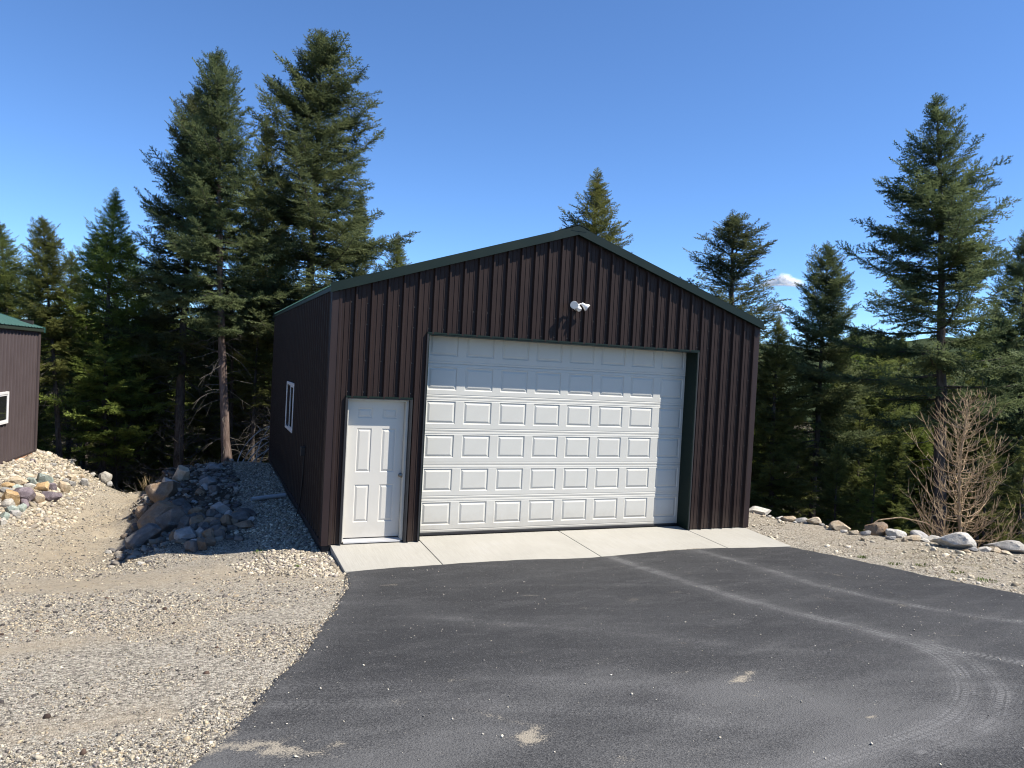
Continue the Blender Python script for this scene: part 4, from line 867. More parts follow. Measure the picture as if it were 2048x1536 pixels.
conifer('slim', (-4.12, 14.66, -2.26), 5.86, 5.08, 'fourth slender fir from the left edge in the shaded wood', 'firs in the wood on the left', 'fir_olive', 'bark', (0.029, 0.013), 1.15, thick=1.00)
conifer('slim', (-0.31, 12.01, -1.22), 5.41, 5.32, 'ninth slender fir from the left edge in the shaded wood', 'firs in the wood on the left', 'fir_olive', 'bark', (0.008, 0.022), 1.15, thick=1.00)
conifer('young', (-9.57, 32.57, -6.24), 9.95, 3.01, 'fourth bushy young fir from the left edge in the shaded wood', 'firs in the wood on the left', 'fir_bright', 'bark', (-0.002, 0.026), 1.09, thick=1.00)
conifer('sparse', (-7.40, 32.74, -6.51), 10.38, 2.53, 'sixth bushy young fir from the left edge in the shaded wood', 'firs in the wood on the left', 'fir_olive', 'bark', (-0.006, 0.028), 1.01, thick=1.00)
conifer('young', (-4.78, 32.72, -6.85), 10.92, 3.97, 'eighth bushy young fir from the left edge in the shaded wood', 'firs in the wood on the left', 'fir_olive', 'bark', (0.006, 0.023), 1.05, thick=1.00)
conifer('sparse', (-2.05, 30.49, -6.60), 10.78, 2.06, 'twelfth bushy young fir from the left edge in the shaded wood', 'firs in the wood on the left', 'fir_bright', 'bark', (-0.021, 0.034), 1.22, thick=1.00)
conifer('young', (-0.04, 29.65, -6.54), 10.88, 5.17, 'sixteenth bushy young fir from the left edge in the shaded wood', 'firs in the wood on the left', 'fir_olive', 'bark', (0.044, 0.007), 0.97, thick=1.00)
conifer('young', (15.10, 8.19, -4.05), 7.35, 0.46, 'second bushy young fir from the garage on the slope beyond the stone row', 'firs on the slope to the right', 'fir_olive', 'bark', (-0.009, 0.029), 1.04, thick=1.00)
conifer('young', (20.92, 10.05, -5.58), 10.48, 0.88, 'seventh bushy young fir from the garage on the slope beyond the stone row', 'firs on the slope to the right', 'fir_bright', 'bark', (0.003, 0.024), 1.19, thick=1.00)
conifer('young', (23.47, 10.05, -6.03), 11.01, 3.09, 'eleventh bushy young fir from the garage on the slope beyond the stone row', 'firs on the slope to the right', 'fir_olive', 'bark', (-0.003, 0.027), 0.99, thick=1.00)
conifer('sparse', (20.95, 6.79, -5.09), 9.21, 5.43, 'fourteenth bushy young fir from the garage on the slope beyond the stone row', 'firs on the slope to the right', 'fir_olive', 'bark', (-0.016, 0.032), 0.94, thick=1.00)
conifer('young', (25.52, 8.11, -6.10), 11.45, 0.36, 'seventeenth bushy young fir from the garage on the slope beyond the stone row', 'firs on the slope to the right', 'fir_bright', 'bark', (-0.016, 0.032), 1.06, thick=1.00)
conifer('young', (28.03, 9.21, -6.82), 13.21, 2.15, 'twentieth bushy young fir from the garage on the slope beyond the stone row', 'firs on the slope to the right', 'fir_olive', 'bark', (-0.013, 0.031), 0.97, thick=1.00)
conifer('young', (23.97, 14.16, -6.70), 9.51, 3.02, 'fifth bushy young fir from the garage on the slope beyond the stone row', 'firs on the slope to the right', 'fir_olive', 'bark', (0.023, 0.016), 1.21, thick=1.00)
conifer('young', (26.53, 14.16, -7.23), 10.60, 5.39, 'ninth bushy young fir from the garage on the slope beyond the stone row', 'firs on the slope to the right', 'fir_bright', 'bark', (0.005, 0.023), 1.13, thick=1.00)
conifer('young', (28.67, 12.17, -7.41), 11.38, 2.51, 'fifteenth bushy young fir from the garage on the slope beyond the stone row', 'firs on the slope to the right', 'fir_olive', 'bark', (0.021, 0.017), 1.18, thick=1.00)
conifer('sparse', (18.50, 11.07, -5.29), 6.67, 3.15, 'third bushy young fir from the garage on the slope beyond the stone row', 'firs on the slope to the right', 'fir_olive', 'bark', (0.043, 0.007), 1.16, thick=1.00)
conifer('young', (21.57, 11.93, -5.98), 7.95, 0.04, 'fourth bushy young fir from the garage on the slope beyond the stone row', 'firs on the slope to the right', 'fir_bright', 'bark', (-0.005, 0.028), 1.14, thick=1.00)
conifer('sparse', (15.54, 4.76, -3.66), 6.03, 1.34, 'eighth bushy young fir from the garage on the slope beyond the stone row', 'firs on the slope to the right', 'fir_olive', 'bark', (-0.014, 0.031), 0.95, thick=1.00)
conifer('slim', (21.61, 8.68, -5.56), 8.46, 1.36, 'third slender fir from the garage on the slope beyond the stone row', 'firs on the slope to the right', 'fir_olive', 'bark', (-0.010, 0.030), 0.92, thick=1.00)
conifer('young', (18.74, 5.57, -4.48), 6.76, 2.19, 'twelfth bushy young fir from the garage on the slope beyond the stone row', 'firs on the slope to the right', 'fir_bright', 'bark', (-0.010, 0.030), 1.21, thick=1.00)
conifer('slim', (20.88, 5.74, -4.90), 8.86, 4.27, 'fourth slender fir from the garage on the slope beyond the stone row', 'firs on the slope to the right', 'fir_olive', 'bark', (0.012, 0.020), 1.05, thick=1.00)
conifer('sparse', (18.67, 3.44, -4.06), 7.03, 2.36, 'sixteenth bushy young fir from the garage on the slope beyond the stone row', 'firs on the slope to the right', 'fir_olive', 'bark', (-0.014, 0.031), 1.23, thick=1.00)
conifer('slim', (23.98, 6.60, -5.51), 10.70, 5.17, 'fifth slender fir from the garage on the slope beyond the stone row', 'firs on the slope to the right', 'fir_bright', 'bark', (0.014, 0.020), 1.02, thick=1.00)
conifer('young', (20.74, 3.64, -4.47), 8.43, 3.17, 'twenty first bushy young fir from the garage on the slope beyond the stone row', 'firs on the slope to the right', 'fir_olive', 'bark', (0.015, 0.019), 1.20, thick=1.00)
conifer('sparse', (25.64, 11.30, -6.64), 7.99, 1.99, 'thirteenth bushy young fir from the garage on the slope beyond the stone row', 'firs on the slope to the right', 'fir_olive', 'bark', (0.070, -0.004), 1.09, thick=1.00)
conifer('young', (28.23, 9.12, -6.86), 9.20, 0.27, 'nineteenth bushy young fir from the garage on the slope beyond the stone row', 'firs on the slope to the right', 'fir_bright', 'bark', (-0.036, 0.040), 0.92, thick=1.00)
conifer('slim', (12.32, 3.97, -2.46), 3.76, 5.23, 'first slender fir from the garage on the slope beyond the stone row', 'firs on the slope to the right', 'fir_olive', 'bark', (0.032, 0.012), 1.07, thick=1.00)
conifer('sparse', (12.14, 2.43, -2.13), 3.46, 3.08, 'sixth bushy young fir from the garage on the slope beyond the stone row', 'firs on the slope to the right', 'fir_olive', 'bark', (0.017, 0.018), 1.09, thick=1.00)
conifer('slim', (12.42, 1.77, -2.11), 3.31, 3.30, 'second slender fir from the garage on the slope beyond the stone row', 'firs on the slope to the right', 'fir_bright', 'bark', (0.070, -0.004), 1.16, thick=1.00)
conifer('young', (14.60, 3.00, -3.11), 4.67, 3.86, 'tenth bushy young fir from the garage on the slope beyond the stone row', 'firs on the slope to the right', 'fir_olive', 'bark', (0.043, 0.008), 1.07, thick=1.00)
conifer('sparse', (23.92, 4.47, -5.12), 11.50, 4.22, 'twenty second bushy young fir from the garage on the slope beyond the stone row', 'firs on the slope to the right', 'fir_olive', 'bark', (-0.043, 0.043), 1.09, thick=1.00)
conifer('young', (12.68, 5.97, -3.02), 5.08, 4.69, 'first bushy young fir from the garage on the slope beyond the stone row', 'firs on the slope to the right', 'fir_bright', 'bark', (-0.018, 0.033), 1.25, thick=1.00)
conifer('sparse', (14.34, 0.41, -2.44), 4.03, 2.79, 'eighteenth bushy young fir from the garage on the slope beyond the stone row', 'firs on the slope to the right', 'fir_olive', 'bark', (0.045, 0.007), 1.00, thick=1.00)
conifer('slim', (15.08, 0.10, -2.50), 4.34, 0.10, 'sixth slender fir from the garage on the slope beyond the stone row', 'firs on the slope to the right', 'fir_olive', 'bark', (0.023, 0.016), 0.92, thick=1.00)
# ------------------------------------------------------------------ stones
def _ico(sub):
    bm = bmesh.new(); bmesh.ops.create_icosphere(bm, subdivisions=sub, radius=1); V = np.array([v.co[:] for v in bm.verts]); F = np.array([[v.index for v in f.verts] for f in bm.faces]); bm.free(); return V, F
ICO3, ICO2, ICO1 = _ico(4), _ico(2), _ico(1)
def stone_mesh(seed, ico=ICO3, cuts=11, soft=.018):
    """weathered block: a ball cut by random planes, then roughened"""
    rng = np.random.default_rng(seed); V = ico[0].copy()
    for _ in range(cuts):
        n = rng.normal(size=3); n /= np.linalg.norm(n); dd = rng.uniform(.48, .80); e = V@n-dd; k = e > 0; V[k] -= n*(e[k]*rng.uniform(.94, 1))[:, None]
    ph = rng.uniform(0, 6, (6, 3)); fr = rng.normal(0, 1, (6, 3))
    for i in range(6):
        f = fr[i]*(1.6+i*1.1); V *= (1+soft/(1+.5*i)*np.sin(V@f+ph[i, 0]))[:, None]
    V += .012*rng.normal(size=V.shape)*.6; V -= (V.max(0)+V.min(0))/2; V /= (V.max(0)-V.min(0))/2
    m = npmesh(V, ico[1], 'stone', True); m.set_sharp_from_angle(angle=R_(20)); return m
STONE_MESH = [stone_mesh(100+i, cuts=[12, 16, 19, 13, 16, 12, 11, 16, 14, 20, 13, 15][i]) for i in range(12)]
STONES = [  # x, y, width, height, stone, label, group, turn
 (-5.26, 7.57, 0.4, 0.14, 'tan', 'long yellow tan rock on top of the rock wall below the outbuilding', 'loose stones on the gravel mound', None),
 (-5.01, 7.73, 0.26, 0.17, 'green', 'pale green wedge shaped rock in the top row of the left rock wall', 'loose stones on the gravel mound', None),
 (-4.87, 8.23, 0.32, 0.24, 'green', 'large pale green boulder at the upper right of the left rock wall', 'loose stones on the gravel mound', None),
 (-5.33, 7.15, 0.25, 0.1, 'orange', 'flat orange rock at the left edge in the upper row of the rock wall', 'loose stones on the gravel mound', None),
 (-4.79, 7.55, 0.28, 0.17, 'orange', 'yellow orange rock with a dark underside in the left rock wall', 'loose stones on the gravel mound', None),
 (-4.65, 7.81, 0.2, 0.16, 'purple', 'rounded purple grey rock right of the yellow orange rock', 'loose stones on the gravel mound', None),
 (-4.47, 7.95, 0.27, 0.21, 'tan', 'tan rock at the far right end of the left rock wall', 'loose stones on the gravel mound', None),
 (-5.01, 7.34, 0.23, 0.14, 'white', 'pale cream rock in the middle of the left rock wall', 'loose stones on the gravel mound', None),
 (-5.13, 7.11, 0.22, 0.1, 'green', 'low green rock under the yellow tan rock in the left wall', 'loose stones on the gravel mound', None),
 (-4.98, 6.61, 0.39, 0.28, 'purple', 'big dark purple slab in the middle of the left rock wall', 'loose stones on the gravel mound', None),
 (-5.11, 6.29, 0.33, 0.26, 'orange', 'big orange boulder at the left edge of the picture', 'loose stones on the gravel mound', None),
 (-5.26, 6.75, 0.2, 0.12, 'grey', 'dark grey green rock above the big orange boulder', 'loose stones on the gravel mound', None),
 (-4.87, 6.95, 0.18, 0.16, 'brown', 'brown block right of the big purple slab', 'loose stones on the gravel mound', None),
 (-4.71, 6.73, 0.25, 0.19, 'tan', 'angular cream block at the foot of the left rock wall', 'loose stones on the gravel mound', None),
 (-4.56, 7.01, 0.36, 0.21, 'purple', 'purple boulder at the lower right foot of the left rock wall', 'loose stones on the gravel mound', None),
 (-4.88, 6.34, 0.17, 0.17, 'purple', 'small dark purple rock below the big purple slab', 'loose stones on the gravel mound', None),
 (-5.1, 6.07, 0.21, 0.17, 'white', 'whitish rock under the big orange boulder', 'loose stones on the gravel mound', None),
 (-4.97, 5.76, 0.23, 0.15, 'green', 'grey green rock in the lowest row at the left edge', 'loose stones on the gravel mound', None),
 (-4.85, 6.03, 0.15, 0.15, 'green', 'green rock at the lower front of the left rock wall', 'loose stones on the gravel mound', None),
 (-4.88, 5.63, 0.19, 0.11, 'grey', 'grey rock at the very foot of the left rock wall', 'loose stones on the gravel mound', None),
 (-4.97, 5.3, 0.15, 0.17, 'green', 'grey green rock cut by the left edge near the track', 'loose stones on the gravel mound', None),
 (-4.92, 4.97, 0.13, 0.13, 'white', 'pale rock cut by the left edge, nearest to the camera', 'loose stones on the gravel mound', None),
 (-4.01, 11.24, 0.29, 0.31, 'white', 'pale greenish slab lying on the right shoulder of the gravel mound', 'loose stones on the gravel mound', None),
 (-3.86, 11.16, 0.13, 0.13, 'grey', 'small dark stone beside the pale slab on the mound shoulder', 'loose stones on the gravel mound', None),
 (-4.88, 11.95, 0.21, 0.1, 'white', 'flat pale stone on the crest of the gravel mound', 'loose stones on the gravel mound', None),
 (-5.46, 11.33, 0.15, 0.06, 'white', 'small pale stone at the outbuilding corner', 'loose stones on the gravel mound', None),
 (-4.65, 6.14, 0.08, 0.07, 'tan', 'small loose stone on the gravel mound below the outbuilding', 'loose stones on the gravel mound', None),
 (-4.53, 5.91, 0.09, 0.06, 'tan', 'small loose stone on the gravel mound below the outbuilding', 'loose stones on the gravel mound', None),
 (-4.3, 7.71, 0.08, 0.06, 'tan', 'small loose stone on the gravel mound below the outbuilding', 'loose stones on the gravel mound', None),
 (-4.18, 7.72, 0.1, 0.05, 'white', 'small loose stone on the gravel mound below the outbuilding', 'loose stones on the gravel mound', None),
 (-4.42, 8.88, 0.18, 0.1, 'grey', 'small loose stone on the gravel mound below the outbuilding', 'loose stones on the gravel mound', None),
 (-4.22, 9.3, 0.21, 0.16, 'grey', 'small loose stone on the gravel mound below the outbuilding', 'loose stones on the gravel mound', None),
 (-4.55, 8.96, 0.12, 0.1, 'grey', 'small loose stone on the gravel mound below the outbuilding', 'loose stones on the gravel mound', None),
 (-4.72, 8.95, 0.13, 0.1, 'white', 'small loose stone on the gravel mound below the outbuilding', 'loose stones on the gravel mound', None),
 (-4.49, 9.37, 0.21, 0.14, 'tan', 'small loose stone on the gravel mound below the outbuilding', 'loose stones on the gravel mound', None),
 (-5.03, 10.32, 0.16, 0.09, 'grey', 'small loose stone on the gravel mound below the outbuilding', 'loose stones on the gravel mound', None),
 (-5.38, 9.95, 0.16, 0.1, 'purple', 'small loose stone on the gravel mound below the outbuilding', 'loose stones on the gravel mound', None),
 (-4.65, 9.66, 0.12, 0.09, 'white', 'small loose stone on the gravel mound below the outbuilding', 'loose stones on the gravel mound', None),
 (-4.27, 11.27, 0.11, 0.11, 'white', 'small loose stone on the gravel mound below the outbuilding', 'loose stones on the gravel mound', None),
 (-4.38, 10.17, 0.13, 0.09, 'tan', 'small loose stone on the gravel mound below the outbuilding', 'loose stones on the gravel mound', None),
 (-2.07, 6.03, 0.28, 0.28, 'tan', 'sunlit tan boulder on the crest left of the garage', 'cobbles in the shaded rock pile', None),
 (-2.28, 5.9, 0.32, 0.17, 'white', 'sunlit whitish boulder beside the tan one on the crest', 'cobbles in the shaded rock pile', None),
 (-2.42, 5.1, 0.49, 0.38, 'brown', 'largest boulder of the shaded pile, rusty left face and grey right face', 'cobbles in the shaded rock pile', None),
 (-2.71, 5.11, 0.24, 0.22, 'brown', 'dark brown rock at the left edge of the shaded pile', 'cobbles in the shaded rock pile', None),
 (-2.43, 3.72, 0.55, 0.41, 'brown', 'long dark brown slab leaning below the largest shaded boulder', 'cobbles in the shaded rock pile', 0.7),
 (-2.22, 3.04, 0.54, 0.33, 'grey', 'long grey slab in the middle of the shaded pile', 'cobbles in the shaded rock pile', 0.6),
 (-2.55, 2.57, 0.47, 0.25, 'grey', 'long grey slab at the lower left of the shaded pile', 'cobbles in the shaded rock pile', 0.6),
 (-2.8, 3.0, 0.23, 0.1, 'grey', 'low grey stone at the tip of the long shaded slabs', 'cobbles in the shaded rock pile', None),
 (-1.91, 1.81, 0.26, 0.18, 'white', 'palest rounded rock in the front of the shaded pile', 'cobbles in the shaded rock pile', None),
 (-2.13, 3.37, 0.39, 0.2, 'green', 'blue grey rock above the long grey slab in shade', 'cobbles in the shaded rock pile', None),
 (-2.05, 4.34, 0.36, 0.18, 'grey', 'grey rock right below the largest shaded boulder', 'cobbles in the shaded rock pile', None),
 (-1.76, 3.44, 0.29, 0.17, 'brown', 'brown rock in the upper middle of the shaded pile', 'cobbles in the shaded rock pile', None),
 (-1.93, 2.79, 0.21, 0.21, 'purple', 'blackish purple rock in the heart of the shaded pile', 'cobbles in the shaded rock pile', None),
 (-1.39, 3.11, 0.32, 0.2, 'white', 'pale rock at the top right of the shaded pile', 'cobbles in the shaded rock pile', None),
 (-1.56, 5.49, 0.3, 0.15, 'white', 'pale stone high on the shaded slope', 'cobbles in the shaded rock pile', None),
 (-1.7, 4.87, 0.17, 0.12, 'tan', 'tan stone on the shaded slope under the pale one', 'cobbles in the shaded rock pile', None),
 (-1.62, 5.16, 0.17, 0.12, 'white', 'cobble in the shaded rock pile beside the garage', 'cobbles in the shaded rock pile', None),
 (-1.47, 4.95, 0.23, 0.14, 'purple', 'dark purple stone high on the shaded slope', 'cobbles in the shaded rock pile', None),
 (-1.73, 2.65, 0.21, 0.16, 'brown', 'cobble in the shaded rock pile beside the garage', 'cobbles in the shaded rock pile', None),
 (-1.61, 2.4, 0.18, 0.11, 'grey', 'cobble in the shaded rock pile beside the garage', 'cobbles in the shaded rock pile', None),
 (-1.52, 2.54, 0.24, 0.13, 'brown', 'cobble in the shaded rock pile beside the garage', 'cobbles in the shaded rock pile', None),
 (-1.3, 2.3, 0.18, 0.18, 'brown', 'cobble in the shaded rock pile beside the garage', 'cobbles in the shaded rock pile', None),
 (-1.49, 2.98, 0.18, 0.15, 'grey', 'cobble in the shaded rock pile beside the garage', 'cobbles in the shaded rock pile', None),
 (-0.98, 2.73, 0.32, 0.15, 'grey', 'flat grey rock at the right end of the shaded pile', 'cobbles in the shaded rock pile', None),
 (-1.09, 2.42, 0.28, 0.12, 'purple', 'long blackish stone at the right end of the shaded pile', 'cobbles in the shaded rock pile', None),
 (-1.06, 1.94, 0.28, 0.12, 'brown', 'cobble in the shaded rock pile beside the garage', 'cobbles in the shaded rock pile', None),
 (-0.89, 2.34, 0.14, 0.11, 'white', 'cobble in the shaded rock pile beside the garage', 'cobbles in the shaded rock pile', None),
 (-1.67, 1.82, 0.14, 0.17, 'white', 'cobble in the shaded rock pile beside the garage', 'cobbles in the shaded rock pile', None),
 (-1.57, 1.69, 0.17, 0.18, 'brown', 'cobble in the shaded rock pile beside the garage', 'cobbles in the shaded rock pile', None),
 (-1.42, 1.65, 0.2, 0.15, 'grey', 'cobble in the shaded rock pile beside the garage', 'cobbles in the shaded rock pile', None),
 (-1.82, 1.25, 0.2, 0.16, 'grey', 'cobble in the shaded rock pile beside the garage', 'cobbles in the shaded rock pile', None),
 (-1.67, 1.28, 0.17, 0.16, 'brown', 'cobble in the shaded rock pile beside the garage', 'cobbles in the shaded rock pile', None),
 (-1.55, 1.42, 0.16, 0.13, 'brown', 'cobble in the shaded rock pile beside the garage', 'cobbles in the shaded rock pile', None),
 (-1.76, 1.55, 0.13, 0.09, 'white', 'cobble in the shaded rock pile beside the garage', 'cobbles in the shaded rock pile', None),
 (-1.22, 1.94, 0.16, 0.09, 'grey', 'cobble in the shaded rock pile beside the garage', 'cobbles in the shaded rock pile', None),
 (-1.23, 2.79, 0.14, 0.12, 'white', 'cobble in the shaded rock pile beside the garage', 'cobbles in the shaded rock pile', None),
 (-1.13, 2.77, 0.13, 0.1, 'brown', 'cobble in the shaded rock pile beside the garage', 'cobbles in the shaded rock pile', None),
 (-1.42, 2.04, 0.22, 0.09, 'grey', 'cobble in the shaded rock pile beside the garage', 'cobbles in the shaded rock pile', None),
 (-2.04, 1.97, 0.14, 0.18, 'brown', 'cobble in the shaded rock pile beside the garage', 'cobbles in the shaded rock pile', None),
 (-1.25, 1.53, 0.15, 0.05, 'grey', 'cobble in the shaded rock pile beside the garage', 'cobbles in the shaded rock pile', None),
 (-1.13, 1.4, 0.12, 0.07, 'grey', 'cobble in the shaded rock pile beside the garage', 'cobbles in the shaded rock pile', None),
 (-1.81, 3.18, 0.18, 0.13, 'grey', 'cobble in the shaded rock pile beside the garage', 'cobbles in the shaded rock pile', None),
 (-1.67, 3.06, 0.15, 0.12, 'purple', 'cobble in the shaded rock pile beside the garage', 'cobbles in the shaded rock pile', None),
 (-1.38, 2.72, 0.16, 0.1, 'grey', 'cobble in the shaded rock pile beside the garage', 'cobbles in the shaded rock pile', None),
 (-1.18, 2.33, 0.14, 0.1, 'brown', 'cobble in the shaded rock pile beside the garage', 'cobbles in the shaded rock pile', None),
 (-1.45, 2.4, 0.16, 0.11, 'green', 'cobble in the shaded rock pile beside the garage', 'cobbles in the shaded rock pile', None),
 (-1.88, 2.43, 0.14, 0.11, 'grey', 'cobble in the shaded rock pile beside the garage', 'cobbles in the shaded rock pile', None),
 (-1.78, 2.5, 0.14, 0.11, 'purple', 'cobble in the shaded rock pile beside the garage', 'cobbles in the shaded rock pile', None),
 (-1.37, 1.93, 0.14, 0.09, 'tan', 'cobble in the shaded rock pile beside the garage', 'cobbles in the shaded rock pile', None),
 (-1.64, 1.59, 0.12, 0.07, 'green', 'cobble in the shaded rock pile beside the garage', 'cobbles in the shaded rock pile', None),
 (-1.92, 3.73, 0.21, 0.14, 'purple', 'cobble in the shaded rock pile beside the garage', 'cobbles in the shaded rock pile', None),
 (-1.95, 4.13, 0.21, 0.11, 'grey', 'cobble in the shaded rock pile beside the garage', 'cobbles in the shaded rock pile', None),
 (-1.46, 7.55, 0.29, 0.14, 'white', 'cobble in the shaded rock pile beside the garage', 'cobbles in the shaded rock pile', None),
 (-1.28, 7.78, 0.15, 0.1, 'white', 'cobble in the shaded rock pile beside the garage', 'cobbles in the shaded rock pile', None),
 (-0.95, 10.02, 0.14, 0.08, 'white', 'cobble in the shaded rock pile beside the garage', 'cobbles in the shaded rock pile', None),
 (-1.61, 5.9, 0.22, 0.09, 'grey', 'cobble in the shaded rock pile beside the garage', 'cobbles in the shaded rock pile', None),
 (-1.36, 6.34, 0.15, 0.08, 'grey', 'cobble in the shaded rock pile beside the garage', 'cobbles in the shaded rock pile', None),
 (-1.79, 4.45, 0.11, 0.06, 'white', 'cobble in the shaded rock pile beside the garage', 'cobbles in the shaded rock pile', None),
 (-3.05, 3.0, 0.1, 0.06, 'white', 'small white stone at the tip of the garage shadow', 'cobbles in the shaded rock pile', None),
 (-2.99, 3.16, 0.15, 0.06, 'grey', 'cobble in the shaded rock pile beside the garage', 'cobbles in the shaded rock pile', None),
 (-2.44, 0.97, 0.09, 0.04, 'white', 'small white stone on the sunlit edge of the garage shadow', 'cobbles in the shaded rock pile', None),
 (-2.79, 1.96, 0.12, 0.06, 'grey', 'cobble in the shaded rock pile beside the garage', 'cobbles in the shaded rock pile', None),
 (-2.35, 1.06, 0.08, 0.03, 'grey', 'cobble in the shaded rock pile beside the garage', 'cobbles in the shaded rock pile', None),
 (8.79, 1.17, 0.5, 0.15, 'white', 'flat pale slab beside the garage right corner', 'small stones in the right stone row', None),
 (8.64, 0.22, 0.28, 0.12, 'tan', 'low tan stone in the stone row, nearest the garage but for the slab', 'small stones in the right stone row', None),
 (8.59, 0.41, 0.17, 0.08, 'white', 'small stone between the boulders of the right stone row', 'small stones in the right stone row', None),
 (8.77, 0.05, 0.22, 0.12, 'grey', 'grey stone left of the domed one in the right row', 'small stones in the right stone row', None),
 (8.86, -0.18, 0.26, 0.16, 'tan', 'domed tan stone in the right stone row', 'small stones in the right stone row', None),
 (8.82, -0.83, 0.34, 0.18, 'tan', 'long tan boulder in the middle of the right stone row', 'small stones in the right stone row', None),
 (9.1, -1.36, 0.34, 0.25, 'brown', 'tallest brown grey boulder in the middle of the right row', 'small stones in the right stone row', None),
 (8.87, -1.33, 0.16, 0.09, 'grey', 'small stone between the boulders of the right stone row', 'small stones in the right stone row', None),
 (8.75, -1.19, 0.18, 0.09, 'tan', 'pinkish stone left of the tallest brown boulder', 'small stones in the right stone row', None),
 (8.73, -0.99, 0.11, 0.06, 'white', 'small stone between the boulders of the right stone row', 'small stones in the right stone row', None),
 (9.22, -1.65, 0.31, 0.16, 'white', 'smooth pale boulder right of the tallest brown boulder', 'small stones in the right stone row', None),
 (9.24, -1.94, 0.25, 0.09, 'tan', 'small stone between the boulders of the right stone row', 'small stones in the right stone row', None),
 (8.95, -1.76, 0.15, 0.07, 'grey', 'small stone between the boulders of the right stone row', 'small stones in the right stone row', None),
 (9.67, -1.79, 0.37, 0.14, 'grey', 'dark flat boulder left of the big white boulder', 'small stones in the right stone row', None),
 (9.68, -2.0, 0.26, 0.11, 'white', 'pale stone touching the big white boulder on the left', 'small stones in the right stone row', None),
 (9.41, -2.62, 0.57, 0.28, 'white', 'big whitish boulder, largest of the right stone row', 'small stones in the right stone row', None),
 (10.17, -2.94, 0.55, 0.21, 'white', 'big flat boulder cut by the right edge of the picture', 'small stones in the right stone row', None),
 (9.94, -2.88, 0.19, 0.1, 'tan', 'small stone between the boulders of the right stone row', 'small stones in the right stone row', None),
 (9.77, -2.81, 0.19, 0.09, 'white', 'small stone between the boulders of the right stone row', 'small stones in the right stone row', None),
 (9.48, -2.8, 0.16, 0.08, 'grey', 'small stone between the boulders of the right stone row', 'small stones in the right stone row', None),
 (9.41, -2.03, 0.15, 0.06, 'white', 'small stone between the boulders of the right stone row', 'small stones in the right stone row', None),
 (9.41, -2.46, 0.14, 0.07, 'orange', 'small yellowish stone in front of the big whitish boulder', 'small stones in the right stone row', None),
 (8.93, -0.29, 0.09, 0.06, 'white', 'small stone between the boulders of the right stone row', 'small stones in the right stone row', None),
 (8.77, -0.55, 0.08, 0.05, 'tan', 'small stone between the boulders of the right stone row', 'small stones in the right stone row', None),
 (9.91, -3.07, 0.16, 0.06, 'tan', 'small stone between the boulders of the right stone row', 'small stones in the right stone row', None),
 (8.78, -0.06, 0.08, 0.04, 'grey', 'small stone between the boulders of the right stone row', 'small stones in the right stone row', None),
 (8.6, 0.04, 0.08, 0.04, 'white', 'small stone between the boulders of the right stone row', 'small stones in the right stone row', None),
 (8.67, 0.81, 0.12, 0.05, 'white', 'small stone between the boulders of the right stone row', 'small stones in the right stone row', None),
 (8.42, 0.7, 0.09, 0.05, 'tan', 'small stone between the boulders of the right stone row', 'small stones in the right stone row', None),
 (8.71, -0.72, 0.09, 0.05, 'tan', 'small stone between the boulders of the right stone row', 'small stones in the right stone row', None),
 (9.03, -1.96, 0.1, 0.05, 'tan', 'small stone between the boulders of the right stone row', 'small stones in the right stone row', None),
 (9.3, -2.83, 0.11, 0.05, 'tan', 'small stone between the boulders of the right stone row', 'small stones in the right stone row', None),
]
_rs = random.Random(3)
for i, (x, y, w_, h_, kind, label, group, turn) in enumerate(STONES):
    pile = 'cobbles' in group; grow = (1.22 if pile else 1.1) if x < -1 else 1.0; kind = {'white': 'grey', 'grey': 'shade_stone', 'green': 'shade_stone', 'tan': 'brown', 'purple': 'shade_stone'}.get(kind, kind) if pile and 'sunlit' not in label and 'white' not in label else kind; w_ *= grow; h_ *= grow  # pile stones outside the sun swap to darker palettes: shade painted into colour
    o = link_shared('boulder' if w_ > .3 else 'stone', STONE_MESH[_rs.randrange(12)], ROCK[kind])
    dep = w_*_rs.uniform(.7, 1.0); ht = max(h_*1.15, .35*w_)
    yaw = -YAW+_rs.uniform(-.35, .35)
    o.scale = (w_/2*1.06, dep/2, ht/2)
    o.rotation_euler = (_rs.uniform(-.15, .15), -(turn or 0) if turn else _rs.uniform(-.2, .2), yaw)
    z = float(terrain(x, y))
    if turn: o.scale = (w_/2*1.1, dep/2*.9, w_*.30); z += w_*.06
    o.location = (x+math.sin(YAW)*dep*.3, y+math.cos(YAW)*dep*.3, z+ht*.5-.22*ht)
    shared = group if (label.startswith(('cobble in', 'small loose', 'small stone between'))) else {'loose stones on the gravel mound': 'rocks of the left rock wall', 'cobbles in the shaded rock pile': 'boulders of the shaded pile', 'small stones in the right stone row': 'boulders of the right stone row'}[group]
    tag(o, label, 'rock', shared)
